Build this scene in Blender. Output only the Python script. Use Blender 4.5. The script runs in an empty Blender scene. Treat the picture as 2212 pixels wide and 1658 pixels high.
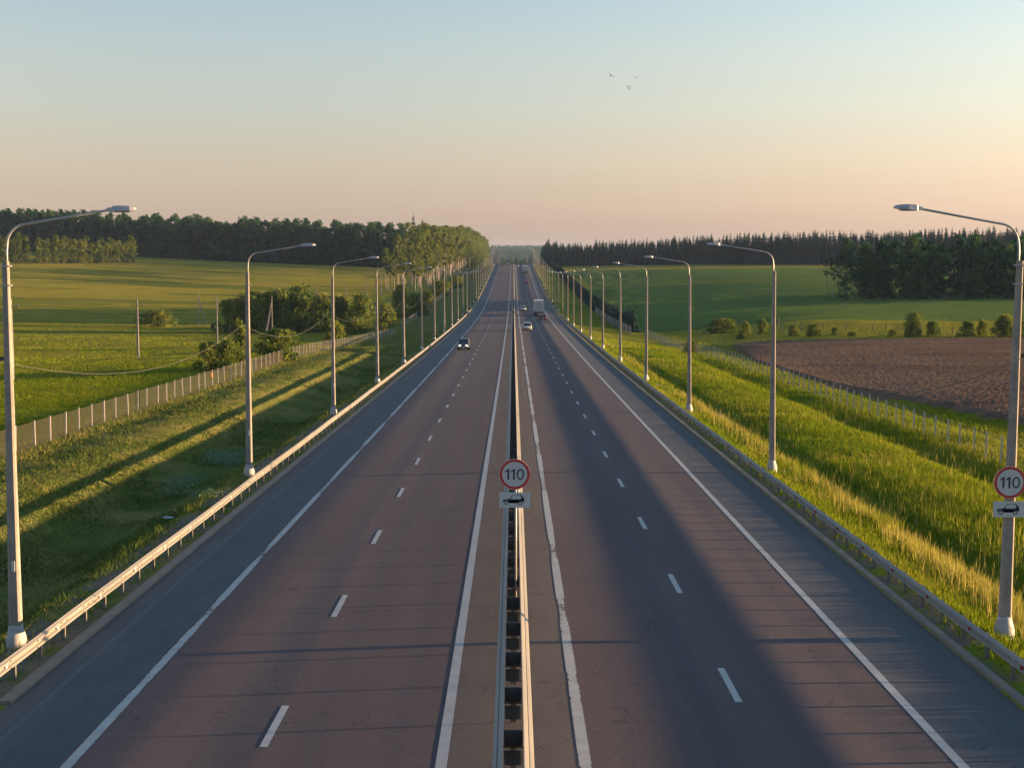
import bpy, bmesh, math, random
import numpy as np
from mathutils import Vector, Matrix, noise
S = bpy.context.scene
COL = S.collection
R = math.radians

# ------------------------------------------------------------------ camera, sky, sun, exposure
CZ = 9.6                      # height of the lens above the road at Y = 0
F = 3220.0 / 2212.0           # focal length in picture widths
PITCH = math.atan(279 / 3220.0)
cam = bpy.data.cameras.new('camera'); camo = bpy.data.objects.new('camera', cam); COL.objects.link(camo)
cam.sensor_width = 36; cam.lens = 36 * F; cam.clip_start = 0.5; cam.clip_end = 20000
camo.location = (0, 0, CZ); camo.rotation_euler = (R(90) - PITCH, 0, R(0.05)); S.camera = camo
SUN_EL, SUN_AZ = R(3.8), R(84.5)      # azimuth measured from +Y (away from the camera) towards +X
EXPO = 2.3
S.view_settings.view_transform = 'Standard'; S.view_settings.look = 'None'
S.view_settings.exposure = EXPO; S.view_settings.gamma = 1; S.view_settings.use_curve_mapping = False
sd = Vector((math.sin(SUN_AZ) * math.cos(SUN_EL), math.cos(SUN_AZ) * math.cos(SUN_EL), math.sin(SUN_EL)))
sun = bpy.data.lights.new('sun', 'SUN'); sun.energy = 4.5; sun.angle = R(0.75); sun.color = (1.0, 0.62, 0.30)
suno = bpy.data.objects.new('sun', sun); COL.objects.link(suno)
suno.rotation_euler = (-sd).to_track_quat('-Z', 'Y').to_euler()


def lin(*c):
    return tuple(((v / 255.0 + 0.055) / 1.055) ** 2.4 if v > 10 else v / 255.0 / 12.92 for v in c)


W = bpy.data.worlds.new("World"); S.world = W; W.use_nodes = True
wn = W.node_tree; wn.nodes.clear(); WL = wn.links


def wnode(t, **k):
    n = wn.nodes.new(t)
    for a, b in k.items(): setattr(n, a, b)
    return n


def wmath(op, a, b=None, clamp=False):
    n = wnode('ShaderNodeMath', operation=op); n.use_clamp = clamp
    for i, v in enumerate((a, b)):
        if v is None: continue
        if isinstance(v, (int, float)): n.inputs[i].default_value = v
        else: WL.new(v, n.inputs[i])
    return n.outputs[0]


WSTR = 0.1
wo = wnode('ShaderNodeOutputWorld'); bg = wnode('ShaderNodeBackground'); bg.inputs[1].default_value = WSTR
sky = wnode('ShaderNodeTexSky', sky_type='NISHITA'); sky.sun_disc = False
sky.sun_elevation = SUN_EL; sky.sun_rotation = SUN_AZ; sky.air_density = 1.0; sky.dust_density = 0.6; sky.ozone_density = 3.0
tc = wnode('ShaderNodeTexCoord'); sep = wnode('ShaderNodeSeparateXYZ'); WL.new(tc.outputs['Generated'], sep.inputs[0])
elev = sep.outputs['Z']
ramp = wnode('ShaderNodeValToRGB'); ramp.color_ramp.interpolation = 'LINEAR'
t = wmath('MULTIPLY', elev, 1 / 0.6, True); WL.new(t, ramp.inputs[0])
stops = [(0.0, (186, 160, 141)), (0.012, (192, 166, 146)), (0.032, (208, 185, 162)), (0.060, (214, 201, 178)),
         (0.095, (207, 211, 198)), (0.130, (198, 211, 209)), (0.172, (180, 204, 216)), (0.30, (160, 192, 213)), (0.6, (122, 160, 192))]
el = ramp.color_ramp.elements
while len(el) < len(stops): el.new(0.5)
K = 1 / (WSTR * 2 ** EXPO)
for e, (p, c) in zip(el, stops):
    e.position = p / 0.6; l = lin(*c); e.color = (l[0], l[1], l[2], 1)
dot = wnode('ShaderNodeVectorMath', operation='DOT_PRODUCT'); WL.new(tc.outputs['Generated'], dot.inputs[0]); dot.inputs[1].default_value = sd
c_ = dot.outputs['Value']
vm = wnode('ShaderNodeVectorMath', operation='MULTIPLY'); WL.new(ramp.outputs[0], vm.inputs[0]); gc = wnode('ShaderNodeCombineXYZ'); WL.new(gc.outputs[0], vm.inputs[1])
for i_, (q2, q1) in enumerate(((2.05, .44), (1.68, .37), (1.25, .28))):
    gg = wmath('ADD', wmath('ADD', wmath('MULTIPLY', c_, q1), wmath('MULTIPLY', wmath('MULTIPLY', c_, c_), q2)), 0.95)
    WL.new(wmath('MULTIPLY', gg, K), gc.inputs[i_])
nk = wnode('ShaderNodeVectorMath', operation='MULTIPLY'); WL.new(sky.outputs[0], nk.inputs[0]); nk.inputs[1].default_value = (0.9, 1.0, 1.25)
mixf = wnode('ShaderNodeMapRange'); WL.new(elev, mixf.inputs[0]); mixf.inputs[1].default_value = 0.2; mixf.inputs[2].default_value = 0.55
mixf.inputs[3].default_value = 0.0; mixf.inputs[4].default_value = 0.6
mx = wnode('ShaderNodeMix', data_type='RGBA'); WL.new(mixf.outputs[0], mx.inputs[0]); WL.new(vm.outputs[0], mx.inputs[6]); WL.new(nk.outputs[0], mx.inputs[7])
WL.new(mx.outputs[2], bg.inputs[0]); WL.new(bg.outputs[0], wo.inputs[0])
S.cycles.max_bounces = 6; S.cycles.transparent_max_bounces = 24; S.cycles.volume_bounces = 0
S.cycles.use_denoising = True
S.cycles.sample_clamp_indirect = 4

rng = np.random.default_rng(7)
random.seed(7)

# ------------------------------------------------------------------ materials
def mat(name):
    m = bpy.data.materials.new(name); m.use_nodes = True; nt = m.node_tree; nt.nodes.clear()
    out = nt.nodes.new('ShaderNodeOutputMaterial')
    return m, nt, out


class N:
    """small node-tree writer"""
    def __init__(s, nt): s.nt = nt
    def node(s, t, **k):
        n = s.nt.nodes.new(t)
        for a, b in k.items(): setattr(n, a, b)
        return n
    def put(s, sock, v):
        if hasattr(v, 'is_output') or isinstance(v, bpy.types.NodeSocket): s.nt.links.new(v, sock)
        else: sock.default_value = v
    def m(s, op, a, b=0.0, c=None, clamp=False):
        n = s.node('ShaderNodeMath', operation=op); n.use_clamp = clamp
        s.put(n.inputs[0], a); s.put(n.inputs[1], b)
        if c is not None: s.put(n.inputs[2], c)
        return n.outputs[0]
    def noise(s, vec, scale, detail=3, rough=0.55, dist=0.0):
        n = s.node('ShaderNodeTexNoise'); s.put(n.inputs['Vector'], vec); n.inputs['Scale'].default_value = scale
        n.inputs['Detail'].default_value = detail; n.inputs['Roughness'].default_value = rough; n.inputs['Distortion'].default_value = dist
        return n.outputs['Fac']
    def mr(s, v, a, b, c=0.0, d=1.0, smooth=False):
        n = s.node('ShaderNodeMapRange'); s.put(n.inputs[0], v)
        if smooth: n.interpolation_type = 'SMOOTHSTEP'
        for i, x in enumerate((a, b, c, d)): s.put(n.inputs[i + 1], x)
        return n.outputs[0]
    def mix(s, f, a, b):
        n = s.node('ShaderNodeMix', data_type='RGBA'); s.put(n.inputs[0], f)
        for i, x in ((6, a), (7, b)): s.put(n.inputs[i], (*x, 1) if isinstance(x, tuple) and len(x) == 3 else x)
        return n.outputs[2]
    def scalev(s, vec, sc):
        n = s.node('ShaderNodeVectorMath', operation='MULTIPLY'); s.put(n.inputs[0], vec); n.inputs[1].default_value = sc
        return n.outputs[0]
    def obj(s): return s.node('ShaderNodeTexCoord').outputs['Object']
    def pos(s): return s.node('ShaderNodeNewGeometry').outputs['Position']
    def attr(s, n): return s.node('ShaderNodeAttribute', attribute_name=n)
    def rough_normal(s, p, scale, k):
        n = s.node('ShaderNodeTexNoise'); s.put(n.inputs['Vector'], p); n.inputs['Scale'].default_value = scale; n.inputs['Detail'].default_value = 2
        a = s.node('ShaderNodeVectorMath', operation='SUBTRACT'); s.put(a.inputs[0], n.outputs['Color']); a.inputs[1].default_value = (.5, .5, .5)
        b = s.node('ShaderNodeVectorMath', operation='SCALE'); s.put(b.inputs[0], a.outputs[0]); s.put(b.inputs['Scale'], k)
        g = s.node('ShaderNodeNewGeometry'); c = s.node('ShaderNodeVectorMath', operation='ADD'); s.put(c.inputs[0], b.outputs[0]); s.put(c.inputs[1], g.outputs['Normal'])
        d = s.node('ShaderNodeVectorMath', operation='NORMALIZE'); s.put(d.inputs[0], c.outputs[0]); return d.outputs[0]
    def sepx(s, v):
        n = s.node('ShaderNodeSeparateXYZ'); s.put(n.inputs[0], v); return n.outputs
    def bump(s, h, st, d):
        n = s.node('ShaderNodeBump'); s.put(n.inputs['Height'], h); n.inputs['Strength'].default_value = st; n.inputs['Distance'].default_value = d
        return n.outputs[0]
    def bsdf(s, col, rough=0.8, metal=0.0, nrm=None, spec=0.5, **k):
        n = s.node('ShaderNodeBsdfPrincipled'); s.put(n.inputs['Base Color'], (*col, 1) if isinstance(col, tuple) and len(col) == 3 else col)
        s.put(n.inputs['Roughness'], rough); n.inputs['Metallic'].default_value = metal; n.inputs['Specular IOR Level'].default_value = spec
        if nrm is not None: s.put(n.inputs['Normal'], nrm)
        for a, b in k.items(): s.put(n.inputs[a.replace('_', ' ')], b)
        return n.outputs[0]


def simple(name, c1, c2=None, scale=3.0, rough=0.7, metal=0.0, bump=0.0, spec=0.5, stretch=(1, 1, 1), emit=None, es=0):
    m, nt, out = mat(name); n = N(nt); v = n.scalev(n.obj(), stretch)
    f = n.mr(n.noise(v, scale, 4, 0.6), 0.3, 0.7)
    col = n.mix(f, c1, c2 or c1)
    nm = n.bump(n.noise(v, scale * 4, 3), bump, 0.02) if bump else None
    k = {}
    sh = n.bsdf(col, rough, metal, nm, spec)
    if emit:
        b = sh.node; b.inputs['Emission Color'].default_value = (*emit, 1); b.inputs['Emission Strength'].default_value = es
    nt.links.new(sh, out.inputs[0]); return m


def asphalt():
    m, nt, out = mat('asphalt'); n = N(nt); p = n.obj(); x, y, z = n.sepx(p)
    ax = n.m('ABSOLUTE', x)
    speck = n.noise(p, 28, 2, 0.7); mid = n.noise(n.scalev(p, (1, 0.25, 1)), 1.3, 5, 0.6); big = n.noise(n.scalev(p, (1, 0.06, 1)), 0.5, 3, 0.5)
    lane = n.mix(n.mr(big, 0.35, 0.65), (0.066, 0.045, 0.046), (0.085, 0.060, 0.059))
    shoulder = n.mix(n.mr(mid, 0.35, 0.65), (0.060, 0.064, 0.070), (0.078, 0.081, 0.084))
    median = n.mix(n.mr(mid, 0.35, 0.65), (0.100, 0.080, 0.068), (0.080, 0.066, 0.058))
    wob = n.m('ADD', ax, n.m('MULTIPLY', n.m('SUBTRACT', mid, 0.5), 0.05))
    f1 = n.mr(wob, 9.03, 9.08)
    c = n.mix(f1, lane, shoulder)
    f2 = n.mr(ax, 1.35, 1.25); c = n.mix(f2, c, median)
    # polished wheel tracks: four faint darker lanes per carriageway
    w = n.m('COSINE', n.m('MULTIPLY', n.m('SUBTRACT', ax, 2.4), 2 * math.pi / 1.875))
    tr = n.m('MULTIPLY', n.mr(w, 0.1, 1.0), n.m('SUBTRACT', 1.0, f1))
    tr = n.m('MULTIPLY', tr, n.mr(ax, 1.5, 1.8))
    tr = n.m('MULTIPLY', tr, n.mr(big, 0.3, 0.6, 0.25, 1.0))
    c = n.mix(n.m('MULTIPLY', tr, 0.42), c, (0.035, 0.037, 0.045))
    st = n.m('MULTIPLY', n.mr(n.m('ABSOLUTE', n.m('ADD', x, n.m('ADD', 5.35, n.m('MULTIPLY', big, .5)))), 0.60, 0.1, 0, .7, True), n.mr(n.noise(n.scalev(p, (1, 0.03, 1)), 0.7, 3), .32, .5))
    c = n.mix(st, c, (0.032, 0.034, 0.044))
    pt = n.m('MULTIPLY', n.mr(n.noise(n.scalev(p, (0.5, 0.12, 1)), 0.9, 2), .60, .63), n.m('SUBTRACT', 1.0, f1)); c = n.mix(n.m('MULTIPLY', pt, .22), c, (0.045, 0.042, 0.045))
    seal = n.mr(n.m('ABSOLUTE', n.m('SUBTRACT', n.noise(n.scalev(p, (0.35, 0.35, 0)), 0.22, 5, 0.6), 0.5)), 0.0016, 0.0006); c = n.mix(n.m('MULTIPLY', seal, .55), c, (0.02, 0.02, 0.022))
    # paler worn line on the left shoulder, dusty kerb side
    ln = n.m('MULTIPLY', n.mr(n.m('ABSOLUTE', n.m('ADD', x, 10.8)), 0.10, 0.04), 0.5)
    c = n.mix(ln, c, (0.13, 0.12, 0.11))
    dust = n.mr(ax, 10.9, 11.5, 0, 0.45, True); c = n.mix(dust, c, (0.10, 0.085, 0.07))
    c = n.mix(n.m('MULTIPLY', n.mr(speck, 0.55, 0.75), 0.5), c, (0.22, 0.2, 0.19))
    c = n.mix(n.m('MULTIPLY', n.mr(speck, 0.45, 0.25), 0.5), c, (0.02, 0.02, 0.022))
    nm = n.bump(n.noise(p, 60, 2, 0.8), 0.6, 0.012)
    nt.links.new(n.bsdf(c, 0.88, 0, nm, 0.25), out.inputs[0]); return m


def paint():
    m, nt, out = mat('road_paint'); n = N(nt); p = n.obj(); x, y, z = n.sepx(p)
    worn = n.attr('worn').outputs['Fac']; edge = n.attr('edge').outputs['Fac']
    nn = n.noise(n.scalev(p, (9, 4.5, 1)), 1.0, 5, 0.8); loc = n.noise(n.scalev(p, (0, 0.09, 0)), 1.0, 2)
    amt = n.m('MULTIPLY', worn, n.mr(loc, 0.42, 0.62))
    thr = n.m('ADD', n.m('MULTIPLY', amt, 0.26), n.m('MULTIPLY', edge, n.m('ADD', n.m('MULTIPLY', amt, 0.25), 0.06)))
    cut = n.m('LESS_THAN', nn, n.m('ADD', thr, 0.24))
    c = n.mix(n.mr(n.noise(p, 2.5, 4), 0.3, 0.7), (0.29, 0.28, 0.25), (0.37, 0.355, 0.32))
    c = n.mix(n.mr(n.noise(n.scalev(p, (1, 0.3, 1)), 9, 3), 0.6, 0.8, 0, 0.4), c, (0.2, 0.19, 0.18))
    b = n.bsdf(c, 0.6, 0, n.bump(n.noise(p, 30, 2), 0.2, 0.01), 0.4); tr = n.node('ShaderNodeBsdfTransparent').outputs[0]
    mx = n.node('ShaderNodeMixShader'); n.put(mx.inputs[0], cut); n.put(mx.inputs[1], b); n.put(mx.inputs[2], tr)
    nt.links.new(mx.outputs[0], out.inputs[0]); return m


def ground_mat():
    m, nt, out = mat('meadow_ground'); n = N(nt); p = n.obj()
    base = n.attr('cover').outputs['Color']; tuft = n.attr('tuft').outputs['Fac']
    fine = n.noise(n.scalev(p, (0.8, 1.2, 1)), 4.5, 4, 0.75); mid = n.noise(n.scalev(p, (0.35, 1, 1)), 0.16, 5, 0.6); streak = n.noise(n.scalev(p, (0.12, 1, 1)), 0.07, 4, 0.6)
    c = n.mix(n.m('MULTIPLY', n.mr(fine, 0.42, 0.75), 0.5), base, n.mix(0.5, base, (0.26, 0.22, 0.06)))
    c = n.mix(n.m('MULTIPLY', n.mr(fine, 0.52, 0.3), 0.55), c, n.mix(0.6, base, (0.015, 0.035, 0.01)))
    c = n.mix(n.m('MULTIPLY', n.mr(mid, 0.5, 0.68), 0.45), c, n.mix(0.55, base, (0.03, 0.06, 0.012)))
    c = n.mix(n.m('MULTIPLY', n.mr(streak, 0.48, 0.68), 0.45), c, n.mix(0.5, base, (0.20, 0.13, 0.04)))
    nm = n.rough_normal(p, 14.0, n.m('MULTIPLY', tuft, 5.5))
    d = n.node('ShaderNodeBsdfDiffuse'); n.put(d.inputs[0], c); n.put(d.inputs['Normal'], nm)
    nt.links.new(d.outputs[0], out.inputs[0]); return m


def soil_mat():
    m, nt, out = mat('ploughed_soil'); n = N(nt); p = n.obj()
    fine = n.noise(p, 4.5, 5, 0.8); row = n.noise(n.scalev(p, (0.22, 1.6, 1)), 0.9, 4, 0.65); big = n.noise(p, 0.08, 3)
    c = n.mix(n.mr(big, 0.35, 0.65), (0.150, 0.092, 0.060), (0.195, 0.122, 0.076))
    c = n.mix(n.m('MULTIPLY', n.mr(fine, 0.5, 0.75), 0.6), c, (0.24, 0.17, 0.12))
    c = n.mix(n.m('MULTIPLY', n.mr(row, 0.5, 0.35), 0.6), c, (0.06, 0.036, 0.028))
    px, py_, pz = n.sepx(p); fu = n.m('COSINE', n.m('MULTIPLY', n.m('ADD', n.m('ADD', py_, n.m('MULTIPLY', px, -.12)), n.m('MULTIPLY', big, 9.0)), 2.1)); c = n.mix(n.m('MULTIPLY', n.mr(fu, .2, 1.0), .32), c, (0.07, 0.045, 0.034))
    c = n.mix(n.mr(n.noise(n.scalev(p, (.03, .09, 1)), 1.0, 3), .5, .68, 0, .35, True), c, (0.085, 0.055, 0.042))
    gr = n.m('MULTIPLY', n.mr(n.noise(p, 0.5, 5, 0.8), 0.60, 0.68), n.mr(n.noise(p, 0.035, 2), 0.45, 0.6))
    c = n.mix(n.m('MULTIPLY', gr, 0.7), c, (0.10, 0.12, 0.025))
    nm = n.rough_normal(n.scalev(p, (1, 1.3, 1)), 9.0, 2.4)
    d = n.node('ShaderNodeBsdfDiffuse'); n.put(d.inputs[0], c); n.put(d.inputs['Normal'], nm)
    nt.links.new(d.outputs[0], out.inputs[0]); return m


def leaf_mat(name, cols, trans=0.35):
    """foliage: colour picked by the per-leaf attribute v (0..1)"""
    m, nt, out = mat(name); n = N(nt)
    v = n.attr('v').outputs['Fac']; oi = n.node('ShaderNodeObjectInfo').outputs['Random']
    f = n.m('ADD', n.m('MULTIPLY', v, 0.75), n.m('MULTIPLY', oi, 0.25), None, True)
    rp = n.node('ShaderNodeValToRGB'); n.put(rp.inputs[0], f); e = rp.color_ramp.elements
    while len(e) < len(cols): e.new(0.5)
    for i, c in enumerate(cols): e[i].position = i / (len(cols) - 1); e[i].color = (*c, 1)
    d = n.node('ShaderNodeBsdfDiffuse'); n.put(d.inputs[0], rp.outputs[0])
    tr = n.node('ShaderNodeBsdfTranslucent'); n.put(tr.inputs[0], rp.outputs[0])
    mx = n.node('ShaderNodeMixShader'); mx.inputs[0].default_value = trans; n.put(mx.inputs[1], d.outputs[0]); n.put(mx.inputs[2], tr.outputs[0])
    nt.links.new(mx.outputs[0], out.inputs[0]); return m


def mesh_wire_mat(cover):
    m, nt, out = mat('wire_mesh'); n = N(nt)
    d = n.bsdf((0.11, 0.095, 0.08), 0.7, 0.0); t = n.node('ShaderNodeBsdfTransparent').outputs[0]
    mx = n.node('ShaderNodeMixShader'); mx.inputs[0].default_value = 1 - cover; n.put(mx.inputs[1], d); n.put(mx.inputs[2], t)
    nt.links.new(mx.outputs[0], out.inputs[0]); return m


def concrete_pole():
    m, nt, out = mat('weathered_concrete'); n = N(nt); p = n.obj()
    a = n.noise(n.scalev(p, (2, 2, 0.7)), 1.6, 5, 0.7); b = n.noise(n.scalev(p, (6, 6, 2.5)), 3, 3)
    c = n.mix(n.mr(a, 0.35, 0.65), (0.165, 0.15, 0.135), (0.27, 0.245, 0.215)); c = n.mix(n.m('MULTIPLY', n.mr(b, 0.55, 0.75), 0.6), c, (0.13, 0.12, 0.11))
    nt.links.new(n.bsdf(c, 0.85, 0, n.bump(b, 0.3, 0.02), 0.3), out.inputs[0]); return m


M = dict(
    asphalt=asphalt(), paint=paint(), ground=ground_mat(), soil=soil_mat(), pole=concrete_pole(),
    collar=simple('painted_collar', (0.27, 0.27, 0.27), (0.34, 0.33, 0.32), 5, 0.7),
    galv=simple('galvanised_steel', (0.26, 0.27, 0.27), (0.34, 0.34, 0.34), 6, 0.42, 0.4),
    rail=simple('galvanised_rail', (0.150, 0.148, 0.135), (0.215, 0.202, 0.178), 1.1, 0.6, 0.1, stretch=(1, 0.2, 1)),
    post=simple('rail_post_steel', (0.11, 0.10, 0.09), (0.16, 0.145, 0.125), 5, 0.6, 0.3),
    kerb=simple('kerb_concrete', (0.12, 0.105, 0.085), (0.18, 0.155, 0.125), 3, 0.9, 0, 0.3),
    drum=simple('black_rubber', (0.018, 0.022, 0.024), (0.03, 0.034, 0.036), 7, 0.6),
    white=simple('white_sheeting', (0.36, 0.39, 0.39), (0.40, 0.43, 0.43), 4, 0.45), red=simple('red_sheeting', (0.33, 0.02, 0.025), (0.38, 0.025, 0.03), 4, 0.4),
    black=simple('black_vinyl', (0.012, 0.014, 0.035), None, 4, 0.5), orange=simple('orange_plastic', (0.85, 0.28, 0.02), None, 4, 0.5),
    rim=simple('pale_red_edge', (0.62, 0.36, 0.32), None, 4, 0.5),
    redref=simple('red_reflector', (0.45, 0.01, 0.03), None, 3, 0.3), whiteref=simple('white_reflector', (0.75, 0.75, 0.72), None, 3, 0.3),
    fpost=simple('fence_post_steel', (0.33, 0.30, 0.27), (0.42, 0.385, 0.35), 4, 0.5, 0.2), oldwood=simple('grey_old_wood', (0.10, 0.085, 0.07), (0.16, 0.13, 0.1), 5, 0.9),
    wire=mesh_wire_mat(0.085), wire_far=mesh_wire_mat(0.30), cable=simple('grey_cable', (0.07, 0.065, 0.06), None, 3, 0.7),
    iron=simple('dark_iron', (0.05, 0.045, 0.04), None, 4, 0.7), ceramic=simple('insulator_ceramic', (0.05, 0.05, 0.05), None, 3, 0.3),
    sand=simple('pale_sand', (0.17, 0.125, 0.085), (0.24, 0.18, 0.125), 2.2, 0.95, 0, 0.6),
    glass=simple('car_glass', (0.015, 0.018, 0.022), None, 3, 0.08, 0, 0, 0.8), tyre=simple('tyre_rubber', (0.02, 0.02, 0.02), None, 3, 0.85),
    alloy=simple('wheel_alloy', (0.35, 0.35, 0.35), None, 3, 0.35, 0.6), plastic=simple('black_plastic', (0.02, 0.02, 0.02), None, 3, 0.6),
    plate=simple('number_plate', (0.6, 0.6, 0.58), None, 3, 0.5), tail=simple('tail_lamp_red', (0.35, 0.01, 0.01), None, 3, 0.25),
    head=simple('headlamp_lit', (0.9, 0.85, 0.75), None, 3, 0.3, emit=(1.0, 0.86, 0.62), es=1.6),
    car_black=simple('black_car_paint', (0.02, 0.02, 0.022), None, 3, 0.25), car_white=simple('white_car_paint', (0.42, 0.42, 0.41), None, 3, 0.3),
    car_silver=simple('silver_car_paint', (0.40, 0.40, 0.38), None, 3, 0.3, 0.3), car_maroon=simple('maroon_car_paint', (0.07, 0.014, 0.018), None, 3, 0.3),
    car_red=simple('red_car_paint', (0.22, 0.02, 0.02), None, 3, 0.3), car_grey=simple('grey_car_paint', (0.12, 0.13, 0.14), None, 3, 0.3),
    box=simple('dusty_white_panel', (0.36, 0.355, 0.33), (0.45, 0.44, 0.41), 1.0, 0.7), boxtop=simple('cream_panel', (0.45, 0.36, 0.28), None, 2, 0.6), chassis=simple('grimy_chassis', (0.05, 0.045, 0.04), (0.09, 0.08, 0.07), 3, 0.8),
    bark=simple('dark_bark', (0.05, 0.04, 0.03), (0.09, 0.07, 0.05), 3, 0.9), birchbark=simple('birch_bark', (0.30, 0.25, 0.21), (0.17, 0.14, 0.12), 1.5, 0.8, stretch=(1, 1, 0.8)),
    leaf_dark=leaf_mat('dark_forest_leaves', [(0.009, 0.038, 0.022), (0.016, 0.060, 0.030), (0.036, 0.092, 0.034), (0.10, 0.14, 0.038)]),
    leaf_light=leaf_mat('birch_leaves', [(0.032, 0.058, 0.015), (0.066, 0.10, 0.022), (0.105, 0.14, 0.028), (0.17, 0.175, 0.04)]),
    leaf_bush=leaf_mat('willow_leaves', [(0.036, 0.068, 0.020), (0.075, 0.12, 0.026), (0.14, 0.17, 0.034), (0.24, 0.225, 0.05)]),
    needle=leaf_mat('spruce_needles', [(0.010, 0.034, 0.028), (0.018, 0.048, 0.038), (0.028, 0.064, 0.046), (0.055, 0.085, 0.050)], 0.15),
    grass_tall=leaf_mat('tall_grass_blades', [(0.06, 0.12, 0.008), (0.115, 0.175, 0.010), (0.19, 0.215, 0.014), (0.34, 0.28, 0.08)], 0.45),
    grass_mown=leaf_mat('mown_grass_blades', [(0.05, 0.085, 0.022), (0.10, 0.135, 0.03), (0.19, 0.18, 0.05), (0.33, 0.26, 0.12)], 0.35),
    weed=leaf_mat('pale_weed_leaves', [(0.10, 0.16, 0.08), (0.16, 0.24, 0.13), (0.30, 0.36, 0.26)]),
    bird=simple('dark_feathers', (0.03, 0.03, 0.03), None, 3, 0.8),
)

# ------------------------------------------------------------------ object helpers
def tag(o, label=None, cat=None, group=None, kind=None):
    if label: o['label'] = label
    if cat: o['category'] = cat
    if group: o['group'] = group
    if kind: o['kind'] = kind
    return o


def empty(name, loc=(0, 0, 0), rz=0.0):
    o = bpy.data.objects.new(name, None); COL.objects.link(o); o.location = loc; o.rotation_euler = (0, 0, rz)
    o.empty_display_size = 0.3
    return o


def link(name, me, parent=None):
    o = bpy.data.objects.new(name, me); COL.objects.link(o)
    if parent is not None: o.parent = parent
    return o


def np_mesh(name, V, Fs, mats, mi=None, attrs=None, smooth=False):
    """V (n,3) ; Fs (m,k) with k 3 or 4"""
    V = np.asarray(V, dtype=np.float32); Fs = np.asarray(Fs, dtype=np.int32)
    me = bpy.data.meshes.new(name); k = Fs.shape[1]
    me.vertices.add(len(V)); me.vertices.foreach_set('co', V.ravel())
    me.loops.add(Fs.size); me.loops.foreach_set('vertex_index', Fs.ravel())
    me.polygons.add(len(Fs)); me.polygons.foreach_set('loop_start', np.arange(0, Fs.size, k, dtype=np.int32))
    me.polygons.foreach_set('loop_total', np.full(len(Fs), k, dtype=np.int32))
    for m_ in (mats if isinstance(mats, (list, tuple)) else [mats]): me.materials.append(m_)
    if mi is not None: me.polygons.foreach_set('material_index', np.asarray(mi, dtype=np.int32))
    me.polygons.foreach_set('use_smooth', np.full(len(Fs), smooth, dtype=bool))
    me.update(calc_edges=True)
    for an, (typ, arr) in (attrs or {}).items():
        if typ == 'F':
            a = me.attributes.new(an, 'FLOAT', 'POINT'); a.data.foreach_set('value', np.asarray(arr, dtype=np.float32))
        else:
            a = me.attributes.new(an, 'FLOAT_COLOR', 'POINT'); c = np.ones((len(V), 4), dtype=np.float32); c[:, :3] = arr; a.data.foreach_set('color', c.ravel())
    return me


class MB:
    """collects simple shapes into ONE mesh"""
    def __init__(s): s.v = []; s.f = []; s.m = []
    def add(s, vs, fs, mi=0):
        b = len(s.v); s.v += [tuple(p) for p in vs]; s.f += [tuple(i + b for i in q) for q in fs]; s.m += [mi] * len(fs); return s
    def box(s, x0, x1, y0, y1, z0, z1, mi=0):
        return s.add([(x, y, z) for z in (z0, z1) for y in (y0, y1) for x in (x0, x1)],
                     [(0, 2, 3, 1), (4, 5, 7, 6), (0, 1, 5, 4), (2, 6, 7, 3), (0, 4, 6, 2), (1, 3, 7, 5)], mi)
    def rings(s, rings, mi=0, cap=True, closed=True):
        n = len(rings[0]); vs = [p for r in rings for p in r]; fs = []
        for i in range(len(rings) - 1):
            for j in range(n if closed else n - 1):
                k = (j + 1) % n; fs.append((i * n + j, i * n + k, (i + 1) * n + k, (i + 1) * n + j))
        if cap and closed: fs.append(tuple(range(n))[::-1]); fs.append(tuple((len(rings) - 1) * n + j for j in range(n)))
        return s.add(vs, fs, mi)
    def tube(s, pts, rad, n=6, mi=0):
        pts = [Vector(p) for p in pts]; rs = []
        for i, p in enumerate(pts):
            d = (pts[min(i + 1, len(pts) - 1)] - pts[max(i - 1, 0)]).normalized()
            a = d.cross(Vector((0, 1, 0) if abs(d.y) < 0.9 else (1, 0, 0))).normalized(); b = d.cross(a)
            r = rad[i] if isinstance(rad, (list, tuple)) else rad
            rs.append([p + (a * math.cos(2 * math.pi * k / n) + b * math.sin(2 * math.pi * k / n)) * r for k in range(n)])
        return s.rings(rs, mi)
    def lathe(s, prof, n=12, c=(0, 0), sy=1.0, mi=0):
        return s.rings([[(c[0] + r * math.cos(2 * math.pi * k / n), c[1] + sy * r * math.sin(2 * math.pi * k / n), z) for k in range(n)] for z, r in prof], mi)
    def poly(s, pts, y0, y1, mi=0):
        """flat polygon in x,z with thickness from y0 (front) to y1"""
        n = len(pts); vs = [(x, y0, z) for x, z in pts] + [(x, y1, z) for x, z in pts]
        fs = [tuple(range(n)), tuple(range(2 * n - 1, n - 1, -1))] + [(i, i + n, (i + 1) % n + n, (i + 1) % n) for i in range(n)]
        return s.add(vs, fs, mi)
    def mesh(s, name, mats, smooth=False):
        me = bpy.data.meshes.new(name); me.from_pydata(s.v, [], s.f)
        for m_ in (mats if isinstance(mats, (list, tuple)) else [mats]): me.materials.append(m_)
        me.polygons.foreach_set('material_index', s.m); me.polygons.foreach_set('use_smooth', [smooth] * len(s.f))
        me.update(); return me
    def build(s, name, mats, parent=None, smooth=False, bevel=0.0):
        me = s.mesh(name, mats, smooth)
        if bevel:
            bm = bmesh.new(); bm.from_mesh(me)
            bmesh.ops.bevel(bm, geom=[e for e in bm.edges if len(e.link_faces) == 2 and e.calc_face_angle(0) > 0.5], offset=bevel, segments=2, affect='EDGES', clamp_overlap=True)
            bm.to_mesh(me); bm.free()
        return link(name, me, parent)


def copy_tree(o, parent=None):
    c = o.copy(); COL.objects.link(c); c.parent = parent
    for ch in o.children: copy_tree(ch, c)
    return c


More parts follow.
